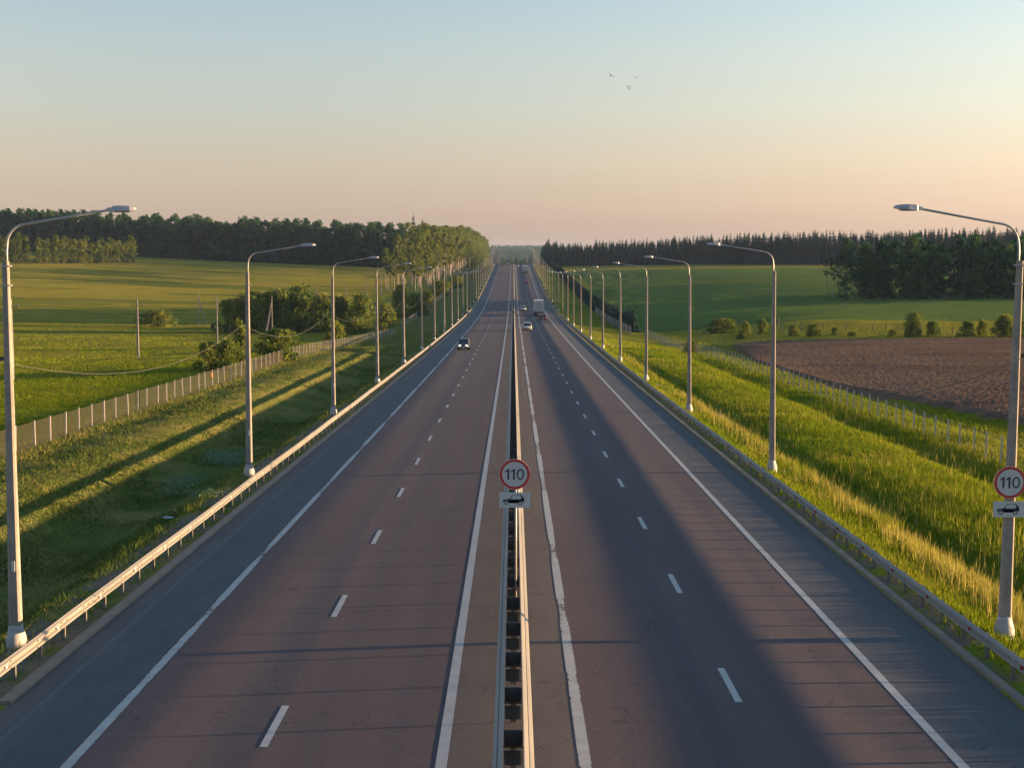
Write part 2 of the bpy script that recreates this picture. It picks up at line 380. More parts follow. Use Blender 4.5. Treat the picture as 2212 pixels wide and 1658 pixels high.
# ------------------------------------------------------------------ the lie of the land
_yk = [-100, 0, 100, 150, 200, 260, 340, 425, 500, 583, 692, 800, 900, 960, 1040, 1120, 1250, 1600, 2500, 7000]
_zk = [-7.45, -9.4, -11.35, -12.33, -13.22, -14.2, -15.35, -16.15, -15.65, -14.3, -12.1, -9.7, -7.5, -6.55, -6.55, -7.5, -9.8, -15.5, -30, -40]
_yy = np.arange(-100, 7000, 5.0); _zz = np.interp(_yy, _yk, _zk)
_kw = np.exp(-0.5 * (np.arange(-16, 17) / 7.0) ** 2); _kw /= _kw.sum()
_zz = np.convolve(np.pad(_zz, 16, mode='edge'), _kw, mode='valid')


def zr(Y): return np.interp(Y, _yy, _zz) + CZ - 0.02   # crown of the road


def side_drop(Y, right):
    return np.interp(Y, [0, 150, 260, 345, 430, 646, 875, 1100, 1500], [-.6, -.8, -2.0, -2.0, -1.6, -1.8, -2.2, -2.0, 0] if right else [-.35, -.5, -1.4, -3.0, -2.4, -2.8, -3.6, -3.0, 0])


def cross(X, Y):
    """height of the verge relative to the crown, |X| <= 30"""
    a = np.abs(X)
    l = np.interp(a, [0, 11.4, 12.2, 13.8, 15.0, 16.6, 18.0, 19.4, 20.6, 21.6, 23.0, 27.3, 34], [0, -.17, -.16, -.22, -.75, -1.3, -1.2, -.85, -.25, .10, .24, .06, -.5])
    r = np.interp(a, [0, 11.4, 12.1, 12.7, 13.6, 14.6, 15.6, 16.3, 17.6, 20.0, 23.0, 24.4, 25.6, 27.5, 34], [0, -.17, -.13, -.02, -.22, -.40, -.76, -.72, -.52, -.42, -.58, -.98, -.98, -.72, -.9])
    near = np.where(X < 0, l, r)
    dl = side_drop(Y, False); dr = side_drop(Y, True)
    fl = np.interp(a, [0, 11.4, 13.8, 27.3, 34], [0, -.17, -.3, 1, 1.0]); t = np.clip((a - 13.8) / 13.5, 0, 1)
    far = np.where(a < 13.8, np.interp(a, [0, 11.4, 13.8], [0, -.17, -.3]), -.3 + (np.where(X < 0, dl, dr) + .3) * t)
    w = np.clip((Y - 170) / 90, 0, 1); w = w * w * (3 - 2 * w)
    return near * (1 - w) + far * w


def _ctl():
    P = []
    for Y in [-60, 30, 90, 150, 200, 260, 345, 430, 540, 646, 760, 875, 1000, 1150, 1400]:
        for s in (-34, 34):
            P.append((s, Y, float(zr(Y)) - CZ + float(cross(np.array(s * 1.0), np.array(Y * 1.0)))))
    P += [(-56, 165, -13.9), (-57, 226, -15.6), (-56.5, 284, -16.9), (-57, 352, -18.8), (-57, 434, -19.2), (-56, 520, -18.0), (-55, 610, -16.2), (-57, 700, -14.6),
          (-45, 60, -11.6), (-60, 110, -12.6), (-120, 150, -14.2), (-200, 200, -15), (-110, 240, -15.6), (-200, 300, -16.5), (-130, 300, -17),
          (-90, 426, -19.6), (-97, 380, -19.0), (-200, 400, -17.5), (-150, 480, -18.0),
          (-286, 960, .6), (-275, 800, -1.6), (-176, 930, -4.2), (-65, 880, -8.6), (-120, 600, -15.2), (-200, 600, -12), (-120, 750, -10.8), (-220, 750, -5.5),
          (-100, 1100, -5), (-300, 1100, 2), (-500, 900, 6), (-400, 500, -10), (-400, 200, -12), (-80, 1400, -8), (-400, 1600, 0),
          (92, 268, -15), (40, 250, -15.4), (60, 115, -12.0), (60, 150, -12.8), (100, 150, -13.0), (107, 465, -14.2), (180, 430, -13.4), (60, 340, -15.0), (100, 340, -14.9), (200, 300, -14.6),
          (60, 200, -14.0), (100, 200, -14.1), (60, 400, -14.9), (100, 600, -11.6), (100, 800, -8.7), (300, 1000, -7.0), (60, 1050, -7.9), (400, 1100, -6), (120, 1100, -7.4), (300, 600, -11), (300, 200, -13.5),
          (120, 60, -12), (400, 400, -12), (80, 1500, -8), (400, 1500, -6), (200, 800, -8.7),
          (0, 1700, -17), (0, 1900, -21), (0, 3000, -34), (0, 4400, 4), (0, 5200, 14), (-700, 4400, 4), (700, 4400, 2), (-1500, 4400, 4), (1500, 4400, 4), (-1500, 2500, -10), (1500, 2500, -10),
          (-2000, 800, 0), (2000, 800, -6), (-2000, 0, -5), (2000, 0, -10), (-2200, 6400, 14), (2200, 6400, 14), (0, 6400, 18)]
    return np.array(P, dtype=float)


CT = _ctl(); _sc = 100.0
_A = np.linalg.norm(CT[:, None, :2] - CT[None, :, :2], axis=2) / _sc
_A = -np.sqrt(_A ** 2 + 0.05)
_n = len(CT); _B = np.zeros((_n + 3, _n + 3)); _B[:_n, :_n] = _A; _B[:_n, _n] = 1; _B[:_n, _n + 1:] = CT[:, :2] / 1000
_B[_n:, :_n] = _B[:_n, _n:].T
_wt = np.linalg.solve(_B, np.concatenate([CT[:, 2], np.zeros(3)]))


def field(X, Y):
    sh = X.shape; X = X.ravel(); Y = Y.ravel(); out = np.empty(len(X))
    for i in range(0, len(X), 60000):
        x = X[i:i + 60000]; y = Y[i:i + 60000]
        r2 = ((x[:, None] - CT[None, :, 0]) ** 2 + (y[:, None] - CT[None, :, 1]) ** 2) / _sc ** 2
        out[i:i + 60000] = -np.sqrt(r2 + 0.05) @ _wt[:_n] + _wt[_n] + _wt[_n + 1] * x / 1000 + _wt[_n + 2] * y / 1000
    return out.reshape(sh) + CZ


def H(X, Y):
    X = np.asarray(X, dtype=float); Y = np.asarray(Y, dtype=float); X, Y = np.broadcast_arrays(X, Y)
    a = np.abs(X); t = np.clip((a - 27.5) / 12.5, 0, 1); t = t * t * (3 - 2 * t)
    c = zr(Y) + cross(X, Y)
    # the corridor dies out far beyond the crest
    k = np.clip((Y - 1350) / 400, 0, 1); t = np.maximum(t, k * k * (3 - 2 * k)); c2 = c
    out = c2.copy(); m_ = t > 0
    if m_.any():
        f = field(X[m_], Y[m_]); out[m_] = c2[m_] * (1 - t[m_]) + f * t[m_]
    return out


def h1(x, y): return float(H(np.array([x * 1.0]), np.array([y * 1.0]))[0])


def ray(px, py):
    """direction of a pixel of the 2212 x 1658 survey picture"""
    u = (px - 1109) / 3220.0; v = (829 - py) / 3220.0
    return u, math.cos(PITCH) + v * math.sin(PITCH), v * math.cos(PITCH) - math.sin(PITCH)


def at(px, py, Y):
    u, f, w = ray(px, py); t = Y / f
    return Vector((u * t, Y, CZ + w * t))


def hit(px, py, y0=18, y1=1300, road=False):
    u, f, w = ray(px, py); Ys = np.arange(y0, y1, 1.0); X = u * Ys / f; Z = CZ + w * Ys / f
    G = zr(Ys) - 0.0145 * np.abs(X) if road else H(X, Ys)
    i = np.argmax(Z < G)
    if Z[i] >= G[i]: i = len(Ys) - 1
    return Vector((X[i], Ys[i], G[i]))


# ------------------------------------------------------------------ ground
YS = np.concatenate([np.arange(-40, 24, 4.0), np.geomspace(24, 1320, 660), np.geomspace(1330, 6500, 110)])
near_x = np.array([0, 6, 11.3, 11.5, 11.8, 12.2, 12.6, 13, 13.4, 13.8, 14.2, 14.6, 15, 15.3, 15.6, 16, 16.3, 16.8, 17.2, 17.6, 18, 18.5, 19, 19.6, 20, 20.6, 21.2, 21.8, 22.4, 23, 23.6, 24, 24.4, 25, 25.6, 26.4, 27.3, 28.5, 30])
out_x = [30.0]; st = 1.2
while out_x[-1] < 2400: out_x.append(out_x[-1] + st); st = min(st * 1.035, 80)
px_ = np.concatenate([near_x, out_x[1:]]); XS = np.concatenate([-px_[::-1][:-1], px_])


def vnoise(X, Y, s, seed=0, oct=3):
    """cheap lattice noise 0..1"""
    out = np.zeros(np.shape(X)); amp = 1; tot = 0
    for o in range(oct):
        g = np.random.default_rng(seed + o).random((256, 256)); x = X * s * 2 ** o; y = Y * s * 2 ** o
        xi = np.floor(x).astype(int); yi = np.floor(y).astype(int); fx = x - xi; fy = y - yi; fx = fx * fx * (3 - 2 * fx); fy = fy * fy * (3 - 2 * fy)
        a = g[xi % 256, yi % 256]; b = g[(xi + 1) % 256, yi % 256]; c = g[xi % 256, (yi + 1) % 256]; d = g[(xi + 1) % 256, (yi + 1) % 256]
        out += amp * ((a * (1 - fx) + b * fx) * (1 - fy) + (c * (1 - fx) + d * fx) * fy); tot += amp; amp *= 0.5
    return out / tot


def cover_col(X, Y):
    """what grows where: albedo of the ground cover"""
    n1 = vnoise(X, Y * 2.2, 0.012, 1); n2 = vnoise(X, Y, 0.08, 5); n3 = vnoise(X * 0.5, Y * 3, 0.02, 9)
    C = np.zeros(X.shape + (3,))
    def setc(mask, a, b, f):
        f = np.clip(f, 0, 1)[..., None]; C[mask] = (np.array(a) * (1 - f) + np.array(b) * f)[mask]
    al = np.ones(X.shape, bool)
    # left fields: yellow-green meadow with greener bands
    setc(al, (0.175, 0.178, 0.018), (0.245, 0.215, 0.024), (n1 - .3) * 2.2)
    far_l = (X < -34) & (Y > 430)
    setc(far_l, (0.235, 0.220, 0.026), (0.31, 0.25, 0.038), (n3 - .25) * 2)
    dk = (X < -30) & (n3 > 0.62); setc(dk, (0.13, 0.15, 0.022), (0.17, 0.175, 0.024), n2)
    # right: crop field dark green, yellow headland in front, far pale strip
    rt = X > 29
    setc(rt, (0.165, 0.175, 0.02), (0.22, 0.20, 0.024), n2)
    setc(rt & (Y > 336 + 0.02 * X) & (Y < 900), (0.088, 0.150, 0.036), (0.105, 0.165, 0.038), n1)
    setc(rt & (Y > 640) & (Y < 690) & (X < 150), (0.09, 0.15, 0.035), (0.15, 0.17, 0.035), n1)
    setc(rt & (Y > 272) & (Y < 336 + 0.02 * X), (0.22, 0.20, 0.026), (0.27, 0.235, 0.03), n1)
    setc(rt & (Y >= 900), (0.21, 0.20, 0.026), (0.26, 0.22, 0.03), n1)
    # verges
    vr = (X > 11.3) & (X <= 29); setc(vr, (0.12, 0.155, 0.015), (0.19, 0.195, 0.022), (n2 - .25) * 2)
    vl = (X < -11.3) & (X >= -28); setc(vl, (0.090, 0.120, 0.028), (0.20, 0.175, 0.06), (vnoise(X * 2.2, Y, 0.30, 11) - .3) * 2.2)
    # worn sandy strip behind the left rail, gravel foot of both rails
    a = np.abs(X)
    sandl = (X < -12.3) & (X > -13.7) & (vnoise(X, Y, 0.4, 21) > 0.42) & (Y < 120); C[sandl] = (0.20, 0.155, 0.125)
    foot = (a > 11.3) & (a < np.where(X > 0, 12.7, 12.3)) & (vnoise(X, Y, 1.1, 31) > np.where(X > 0, 0.40, 0.50)); C[foot] = (0.17, 0.125, 0.085)
    return C


def build_ground():
    X, Y = np.meshgrid(XS, YS); Z = H(X, Y)
    a = np.abs(X)
    Z = np.where((a < 11.4) & (Y < 1500), Z - 0.5, Z)
    bump_ = (vnoise(X, Y, 0.9, 41) - .5) * 0.14 + (vnoise(X * .8 + Y * .6, Y * .8 - X * .6, 0.17, 51) - .5) * np.where(a < 29, np.where(X < 0, 0.26, 0.34), 0.5)
    Z += np.where(a > 12.3, bump_ * np.clip((a - 12.3) / 4, 0, 1), 0)
    ny, nx = X.shape; idx = np.arange(nx * ny).reshape(ny, nx)
    Fs = np.stack([idx[:-1, :-1], idx[:-1, 1:], idx[1:, 1:], idx[1:, :-1]], -1).reshape(-1, 4)
    C = cover_col(X, Y)
    tuft = np.where(a < 12.3, 0.3, np.where(a < 28, 0.85, 1.0))
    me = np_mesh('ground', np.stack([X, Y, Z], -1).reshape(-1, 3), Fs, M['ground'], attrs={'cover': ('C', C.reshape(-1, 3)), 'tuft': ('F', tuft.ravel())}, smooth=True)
    tag(link('ground', me), 'rolling green meadows and grass verges either side of the road', None, None, 'structure')


build_ground()


def strip(name, xs, dz, mats, y0, y1, kind='structure', label=None, ys=None, attrs=None, zoff=None):
    ys = YS[(YS >= y0) & (YS <= y1)] if ys is None else ys
    xs = np.asarray(xs, dtype=float); X, Y = np.meshgrid(xs, ys); Z = zr(Y) - 0.0145 * np.abs(X) + dz
    if zoff is not None: Z = Z + np.asarray(zoff)[None, :]
    ny, nx = X.shape; idx = np.arange(nx * ny).reshape(ny, nx)
    Fs = np.stack([idx[:-1, :-1], idx[:-1, 1:], idx[1:, 1:], idx[1:, :-1]], -1).reshape(-1, 4)
    return np.stack([X, Y, Z], -1).reshape(-1, 3), Fs


V_, F_ = strip('road', [-11.55, -9, -1.3, 0, 1.3, 9, 11.62], 0.0, None, -40, 1500)
tag(link('road', np_mesh('road', V_, F_, M['asphalt'], smooth=True)), 'dual carriageway of dark brownish asphalt running to the crest', None, None, 'structure')
# kerb lines
for s, x0, x1 in ((-1, -11.80, -11.50), (1, 11.58, 11.80)):
    V_, F_ = strip('kerb', [x0, x0 + 0.001, x1 - 0.001, x1], 0, None, 33.2 if s < 0 else -40, 1500, zoff=[-0.25, 0.085, 0.085, -0.25])
    n4 = len(V_)
    if s < 0:
        V_ = np.concatenate([V_, V_[:4]]); F_ = np.concatenate([F_, [[n4, n4 + 1, n4 + 2, n4 + 3]]])
    tag(link('kerb', np_mesh('kerb', V_, F_, M['kerb'])), ('low beige concrete kerb along the left edge of the asphalt' if s < 0 else 'narrow concrete kerb along the right edge of the asphalt'), None, None, 'structure')


def painted():
    Vs, Fs, Wn, Ed = [], [], [], []; b = 0
    def add(xc, w, y0, y1, worn):
        nonlocal b
        ys = np.unique(np.concatenate([[y0, y1], YS[(YS > y0) & (YS < y1)]])); xs = xc + np.array([-.5, -.3, .3, .5]) * w
        V, Fq = strip('', xs, 0.006, None, 0, 0, ys=ys); Vs.append(V); Fs.append(Fq + b); b += len(V)
        Wn.append(np.full(len(V), worn)); Ed.append(np.tile([1, 0, 0, 1], len(ys)))
    for xc, w, wn_ in ((-8.87, 0.23, 1.0), (-1.42, 0.23, 0.35), (1.42, 0.25, 1.0), (8.93, 0.22, 0.45)): add(xc, w, -30, 1450, wn_)
    for s, ph in ((-1, 5.9), (1, 9.2)):
        y = ph - 24
        while y < 1400: add(s * 5.14, 0.17, y, y + 3.0, 0.0); y += 12.0
    me = np_mesh('road_marking', np.concatenate(Vs), np.concatenate(Fs), M['paint'], attrs={'worn': ('F', np.concatenate(Wn)), 'edge': ('F', np.concatenate(Ed))})
    tag(link('road_marking', me), 'white edge lines and short lane dashes painted on the asphalt', None, None, 'structure')


painted()


def plough():
    """ploughed field on the right, ragged edge, clods as relief"""
    n = 420; m_ = 220
    up = [(1572, 748), (1640, 738), (1800, 734), (2000, 731), (2300, 730)]; lo = [(1572, 750), (1640, 786), (1800, 840), (1960, 874), (2225, 940)]
    U = [hit(*p) for p in up] + [Vector((150, 250, 0))]; L = [hit(*p) for p in lo] + [Vector((37, 66, 0))]
    u = np.linspace(0, 1, n)
    def curve(P): P = np.array([[p.x, p.y] for p in P]); t = np.linspace(0, 1, len(P)); return np.stack([np.interp(u ** 0.8, t, P[:, i]) for i in (0, 1)], 1)
    A = curve(L); Bc = curve(U); ext = np.array([0, 0]); v = np.linspace(0, 1, m_)
    G = A[None] * (1 - v[:, None, None]) + Bc[None] * v[:, None, None]
    X = G[..., 0]; Y = G[..., 1]
    rg = (vnoise(X, Y, 0.3, 61) - .5) * 2.6
    Y = Y + rg * ((v[:, None] < .03) | (v[:, None] > .97)); X = X + (vnoise(X, Y, 0.5, 63) - .5) * 1.6 * (v[:, None] < .03)
    e = np.minimum(np.minimum(v[:, None], 1 - v[:, None]) * 30, u[None, :] * 40); e = np.clip(e, 0, 1)
    Z = H(X, Y) + 0.34 * e - 0.32 * (1 - e) + (vnoise(X, Y, 2.6, 71, 2) - .5) * 0.07 * e
    idx = np.arange(n * m_).reshape(m_, n); Fs = np.stack([idx[:-1, :-1], idx[:-1, 1:], idx[1:, 1:], idx[1:, :-1]], -1).reshape(-1, 4)
    tag(link('ploughed_field', np_mesh('ploughed_field', np.stack([X, Y, Z], -1).reshape(-1, 3), Fs, M['soil'], smooth=True)), 'brown ploughed field beyond the right fence', None, None, 'structure')


plough()

# ------------------------------------------------------------------ grass
def blades(name, X, Y, h, w, lean, mat_, label, v=None):
    n = len(X); Z = H(X, Y) + (vnoise(X, Y, 0.9, 41) - .5) * 0.1 - 0.04
    a = rng.random(n) * np.pi; dx = np.cos(a) * w / 2; dy = np.sin(a) * w / 2
    lx = rng.normal(0, 1, n) * lean * h; ly = rng.normal(0, 1, n) * lean * h
    V = np.empty((n, 3, 3)); V[:, 0] = np.stack([X - dx, Y - dy, Z], 1); V[:, 1] = np.stack([X + dx, Y + dy, Z], 1); V[:, 2] = np.stack([X + lx, Y + ly, Z + h], 1)
    v = rng.random(n) if v is None else v
    me = np_mesh(name, V.reshape(-1, 3), np.arange(n * 3).reshape(-1, 3), mat_, attrs={'v': ('F', np.repeat(v, 3))})
    return tag(link(name, me), label, None, None, 'stuff')


def sample_y(n, y0, y1):      # uniform per picture area: density falls with the square of distance
    u = rng.random(n); return 1 / (1 / y0 - u * (1 / y0 - 1 / y1))


def grass():
    n = 330000; Y = sample_y(n, 26, 260); X = rng.uniform(12.1, 31, n)
    d = vnoise(X, Y, 0.5, 81); keep = rng.random(n) < np.where(X < 12.7, 0.16 * (vnoise(X, Y, 1.0, 33) > .45), np.clip(0.3 + d, 0, 1)); X, Y, d = X[keep], Y[keep], d[keep]
    ridge = np.exp(-((X - 15.1 - (d - .5)) / 0.55) ** 2)
    h = (0.16 + 0.16 * rng.random(len(X)) + 0.55 * ridge * rng.random(len(X)) + 0.12 * (X > 17)) * (0.45 + 1.1 * vnoise(X, Y, 0.25, 83)); w = 0.022 + 0.00055 * Y
    v = np.clip(rng.normal(0.44, 0.17, len(X)) + 0.35 * ridge * (rng.random(len(X)) < .7) + (vnoise(X, Y, 0.12, 85) - .5) * 0.9, 0, 1)
    blades('tall_grass', X, Y, h, w, 0.25, M['grass_tall'], 'long uncut grass covering the right verge', v)
    n = 9000; Y = sample_y(n, 28, 130); X = np.where(rng.random(n) < .6, rng.normal(15.0, .5, n), rng.uniform(13.5, 27, n)); kp = vnoise(X, Y, 0.22, 88) > .45; X, Y = X[kp], Y[kp]
    blades('seed_stalks', X, Y, .45 + .4 * rng.random(len(X)), .02 + .0004 * Y, 0.12, M['grass_tall'], 'dry pale seed stalks standing above the right verge grass', np.clip(rng.normal(.92, .08, len(X)), 0, 1))
    n = 6000; Y = sample_y(n, 28, 160); X = rng.normal(-14.2, .5, n); kp = vnoise(X, Y, 0.30, 89) > .54; X, Y = X[kp], Y[kp]  # added clumps that dapple the low sun coming under the left rail
    blades('sun_blocking_weeds', X, Y, .10 + .28 * rng.random(len(X)), .03 + .0005 * Y, 0.5, M['grass_mown'], 'weeds added along the lip of the left ditch to block low sun', np.clip(rng.normal(.35, .15, len(X)), 0, 1))
    n = 300000; Y = sample_y(n, 30, 300); X = rng.uniform(-30, -12.1, n)
    d = vnoise(X, Y, 0.5, 91); keep = (rng.random(n) < np.where(X > -13.7, 0.16, 0.75)); X, Y, d = X[keep], Y[keep], d[keep]
    fen = np.exp(-((X + 26.6) / 0.9) ** 2)
    h = 0.05 + 0.16 * rng.random(len(X)) * d * 1.6 + 0.38 * fen * rng.random(len(X)); w = 0.03 + 0.0007 * Y
    v = np.clip(rng.normal(0.38, 0.24, len(X)) + (vnoise(X * 2.5, Y, 0.5, 97) - .5) * 0.9 + 0.25 * fen, 0, 1)
    blades('mown_grass', X, Y, h, w, 0.7, M['grass_mown'], 'mown grass with dry cuttings on the left ditch slopes', v)
    # meadow on both sides beyond the fences
    n = 380000; Y = sample_y(n, 60, 620); sx = rng.random(n); half = 0.36 * Y + 6
    X = np.where(rng.random(n) < .58, -28 - sx * (half - 22), 29 + sx * (half - 22)); ok = np.abs(X) > 28.5; X, Y = X[ok], Y[ok]
    inpl = (X > 30) & (Y < 268)
    # leave the ploughed land bare
    C = cover_col(X, Y); green = (X > 30) & (Y > 336) & (Y < 900)
    ed = np.interp(X, [30, 34, 40, 60, 75, 110], [95, 125, 155, 0, 0, 0]); inpl = (X > 31) & (Y > ed) & (Y < 262); X, Y, green = X[~inpl], Y[~inpl], green[~inpl]
    h = (0.14 + 0.16 * rng.random(len(X))) * np.where(green, 0.5, 1.0) * np.clip(1.2 - Y / 700, .4, 1); w = 0.04 + 0.0006 * Y
    v = np.clip(rng.normal(0.66, 0.10, len(X)) + (vnoise(X, Y * 2, 0.05, 95) - .5) * 0.6 - 0.5 * green, 0, 1)
    blades('meadow_grass', X, Y, h, w, 0.3, M['grass_tall'], 'meadow grass in the fields beyond both fences', v)


grass()

# pale leafy weeds at the foot of the bank by the second left lamp
Pw = [hit(random.uniform(455, 528), random.uniform(978, 1008)) for _ in range(60)] + [hit(random.uniform(370, 470), random.uniform(1035, 1075)) for _ in range(30)]


def weeds():
    nw = len(Pw); r2 = np.random.default_rng(5); V = []
    for p in Pw:
        n = 40; c = np.array(p) + np.array([0, 0, .12]); P = c + r2.normal(size=(n, 3)) * np.array([.28, .5, .08]); a = r2.normal(size=(n, 3)); b = r2.normal(size=(n, 3)); a /= np.linalg.norm(a, axis=1)[:, None]; b /= np.linalg.norm(b, axis=1)[:, None]
        V.append(np.stack([P - a * .05, P + b * .04, P + a * .05, P - b * .04], 1).reshape(-1, 3))
    V = np.concatenate(V)
    tag(link('weeds', np_mesh('weeds', V, np.arange(len(V)).reshape(-1, 4), M['weed'], attrs={'v': ('F', np.repeat(r2.random(len(V) // 4), 4))})), 'pale leafy weeds at the foot of the bank by the second left lamp', None, None, 'stuff')


weeds()

# sandy wash-outs beside the right lamps
for k, (pts, w0, lab) in enumerate((([(1690, 1024), (1722, 1022), (1750, 1028), (1782, 1046), (1815, 1068)], 0.42, 'pale sandy washout beside the second lamp in the right row'),
                                    ([(1500, 892), (1530, 890), (1555, 897), (1580, 912)], 0.5, 'sandy washout beside the third lamp in the right row'),
                                    ([(1412, 832), (1432, 834), (1452, 842), (1466, 852)], 0.5, 'small sandy washout beside the fourth lamp in the right row'))):
    P = [hit(*p) for p in pts]; u = np.linspace(0, 1, 24); tx = np.linspace(0, 1, len(P)); cx = np.interp(u, tx, [p.x for p in P]); cy = np.interp(u, tx, [p.y for p in P])
    m_ = MB(); rs = []
    for i in range(24):
        r = w0 * math.sin(math.pi * min(1, .12 + .8 * u[i])) * random.uniform(.8, 1.15)
        ring = []
        for q in (-1, -.5, 0, .5, 1):
            x = cx[i] + q * r * 0.9; y = cy[i] + q * r * 2.0; ring.append((x, y, h1(x, y) + 0.14 * (1 - q * q) - 0.04 + random.uniform(-.03, .03)))
        rs.append(ring)
    m_.rings(rs, 0, False, False)
    tag(m_.build('sand_washout', M['sand'], None, True), lab, None, None, 'stuff')

# ------------------------------------------------------------------ trees
def leafcloud(centers, radii, n_each, size, flat=0.8, seed=0, vmin=0.0, vmax=1.0, topbright=0.0):
    r = np.random.default_rng(seed); Vs, vs = [], []
    for (c, rad) in zip(centers, radii):
        n = n_each; d = r.normal(size=(n, 3)); d /= np.linalg.norm(d, axis=1)[:, None]; rr = rad * (0.55 + 0.5 * r.random(n)); P = np.array(c) + d * rr[:, None] * np.array([1, 1, flat])
        a = r.normal(size=(n, 3)) + d * 1.0; a /= np.linalg.norm(a, axis=1)[:, None]; b = np.cross(a, r.normal(size=(n, 3))); b /= np.linalg.norm(b, axis=1)[:, None]; c2 = np.cross(a, b)
        s = size * (0.6 + 0.8 * r.random(n))[:, None]
        Q = np.stack([P - b * s * .5, P + c2 * s * .38, P + b * s * .5, P - c2 * s * .38], 1); Vs.append(Q.reshape(-1, 3))
        base = r.uniform(vmin, vmax); vs.append(np.repeat(np.clip(base + r.normal(0, 0.10, n) , 0, 1), 4))
    V = np.concatenate(Vs); return V, np.arange(len(V)).reshape(-1, 4), np.concatenate(vs)


def tree_geo(kind, seed, h, w, leaf, n_each, nc):
    """returns (trunk MB, leaf V,F,v) with the foot at the origin"""
    r = random.Random(seed); tr = MB(); cs, rd = [], []
    if kind == 'spruce':
        tr.tube([(0, 0, -.4), (0, 0, h * .5), (0, 0, h * .93)], [h * .012 + .05, h * .008 + .03, .02], 5)
        rr = np.random.default_rng(seed); Vs, vs = [], []; lv = int(nc)
        for i in range(lv):
            t = (i + rr.random()) / lv; z = h * (0.06 + 0.94 * t); rad = w * .5 * (1 - t) ** 0.62 * rr.uniform(.75, 1.15) + 0.04
            nb = max(6, int(n_each * (1 - t) + 6)); a = rr.random(nb) * 2 * np.pi + i; L = rad * rr.uniform(.8, 1.15, nb)
            ca, sa = np.cos(a), np.sin(a); wd = 0.34 * L + leaf * .45
            root = np.stack([ca * L * .12, sa * L * .12, np.full(nb, z)], 1); tip = np.stack([ca * L, sa * L, z - L * .35 + rr.normal(0, .05 * h / 10, nb)], 1)
            midp = root * .45 + tip * .55 + np.array([0, 0, 1]) * (L * .05)[:, None]; sd_ = np.stack([-sa, ca, np.zeros(nb)], 1) * wd[:, None]; dn = np.array([0, 0, 1]) * (wd * .5)[:, None]
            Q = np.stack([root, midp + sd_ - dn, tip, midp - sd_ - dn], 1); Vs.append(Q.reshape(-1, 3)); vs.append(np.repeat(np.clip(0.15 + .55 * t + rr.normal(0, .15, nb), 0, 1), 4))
        V = np.concatenate(Vs); return tr, V, np.arange(len(V)).reshape(-1, 4), np.concatenate(vs)
    if kind == 'broad':
        tr.tube([(0, 0, -.4), (r.uniform(-.2, .2), 0, h * .35), (r.uniform(-.4, .4), r.uniform(-.4, .4), h * .75)], [h * .016 + .06, h * .012 + .04, .05], 6)
        z0 = .03; zs = 0.97
    elif kind == 'birch':
        x1 = r.uniform(-.5, .5)
        tr.tube([(0, 0, -.4), (x1 * .3, 0, h * .3), (x1, 0, h * .62), (x1 * 1.2, 0, h * .95)], [h * .007 + .04, h * .006 + .03, h * .004 + .02, .03], 6)
        z0 = .46; zs = .54
    else:
        z0 = 0.0; zs = 1.0
        for q in range(4):
            a = r.uniform(0, 6.28); tr.tube([(0, 0, -.2), (math.cos(a) * w * .12, math.sin(a) * w * .12, h * .4), (math.cos(a) * w * .25, math.sin(a) * w * .25, h * .75)], [.05, .035, .02], 5)
    for i in range(nc):
        t = r.random(); z = h * (z0 + zs * t)
        if kind == 'broad': env = math.sin(math.pi * min(1, .26 + .70 * t)) ** .55
        elif kind == 'birch': env = math.sin(math.pi * min(1, .12 + .82 * t)) ** .75
        else: env = math.sqrt(max(0, 1 - (t * .97) ** 2)) * r.uniform(.8, 1.1)
        a = r.uniform(0, 6.28); q = (r.random() ** .5) * .82; rad = w * .5 * env
        cr = (w * r.uniform(.11, .20)) * (1.0 if kind != 'birch' else .95)
        x, y = math.cos(a) * rad * q, math.sin(a) * rad * q
        zz = min(z, h - cr * .6); cs.append((x, y, max(cr * .35, zz) if kind == 'bush' else zz)); rd.append(cr)
        if kind != 'bush' and i % 4 == 0: tr.tube([(0, 0, max(h * z0 * .9, zz - h * .16)), (x * .6, y * .6, zz - h * .04), (x, y, zz)], [.07, .05, .02], 4)
    V, Fq, v = leafcloud(cs, rd, n_each, leaf, .85, seed)
    return tr, V, Fq, v


def one_mesh(name, kind, seed, h, w, leaf, n_each, nc, lm, bk):
    """far tree as a single mesh: crown and trunk in two materials"""
    tr, V, Fq, v = tree_geo(kind, seed, h, w, leaf, n_each, nc)
    tv = np.array(tr.v, dtype=float).reshape(-1, 3) if tr.v else np.zeros((0, 3)); b = len(V)
    tf = [tuple(i + b for i in q) for q in tr.f if len(q) == 4]
    Fa = np.concatenate([Fq, np.array(tf, dtype=int).reshape(-1, 4)]); mi = np.concatenate([np.zeros(len(Fq)), np.ones(len(tf))])
    return np_mesh(name, np.concatenate([V, tv]), Fa, [M[lm], M[bk]], mi, {'v': ('F', np.concatenate([v, np.zeros(len(tv))]))})


def two_part(name, kind, seed, h, w, leaf, n_each, nc, lm, bk):
    tr, V, Fq, v = tree_geo(kind, seed, h, w, leaf, n_each, nc)
    r_ = empty(name); link('crown', np_mesh('crown', V, Fq, M[lm], attrs={'v': ('F', v)}), r_)
    tr.build('stems' if kind == 'bush' else 'trunk', M[bk], r_); return r_


def put(o, x, y, s=1.0, rz=None, sz=None):
    o.location = (x, y, h1(x, y) - 0.05); o.rotation_euler = (0, 0, random.uniform(0, 6.28) if rz is None else rz); o.scale = (s, s, s if sz is None else sz); return o


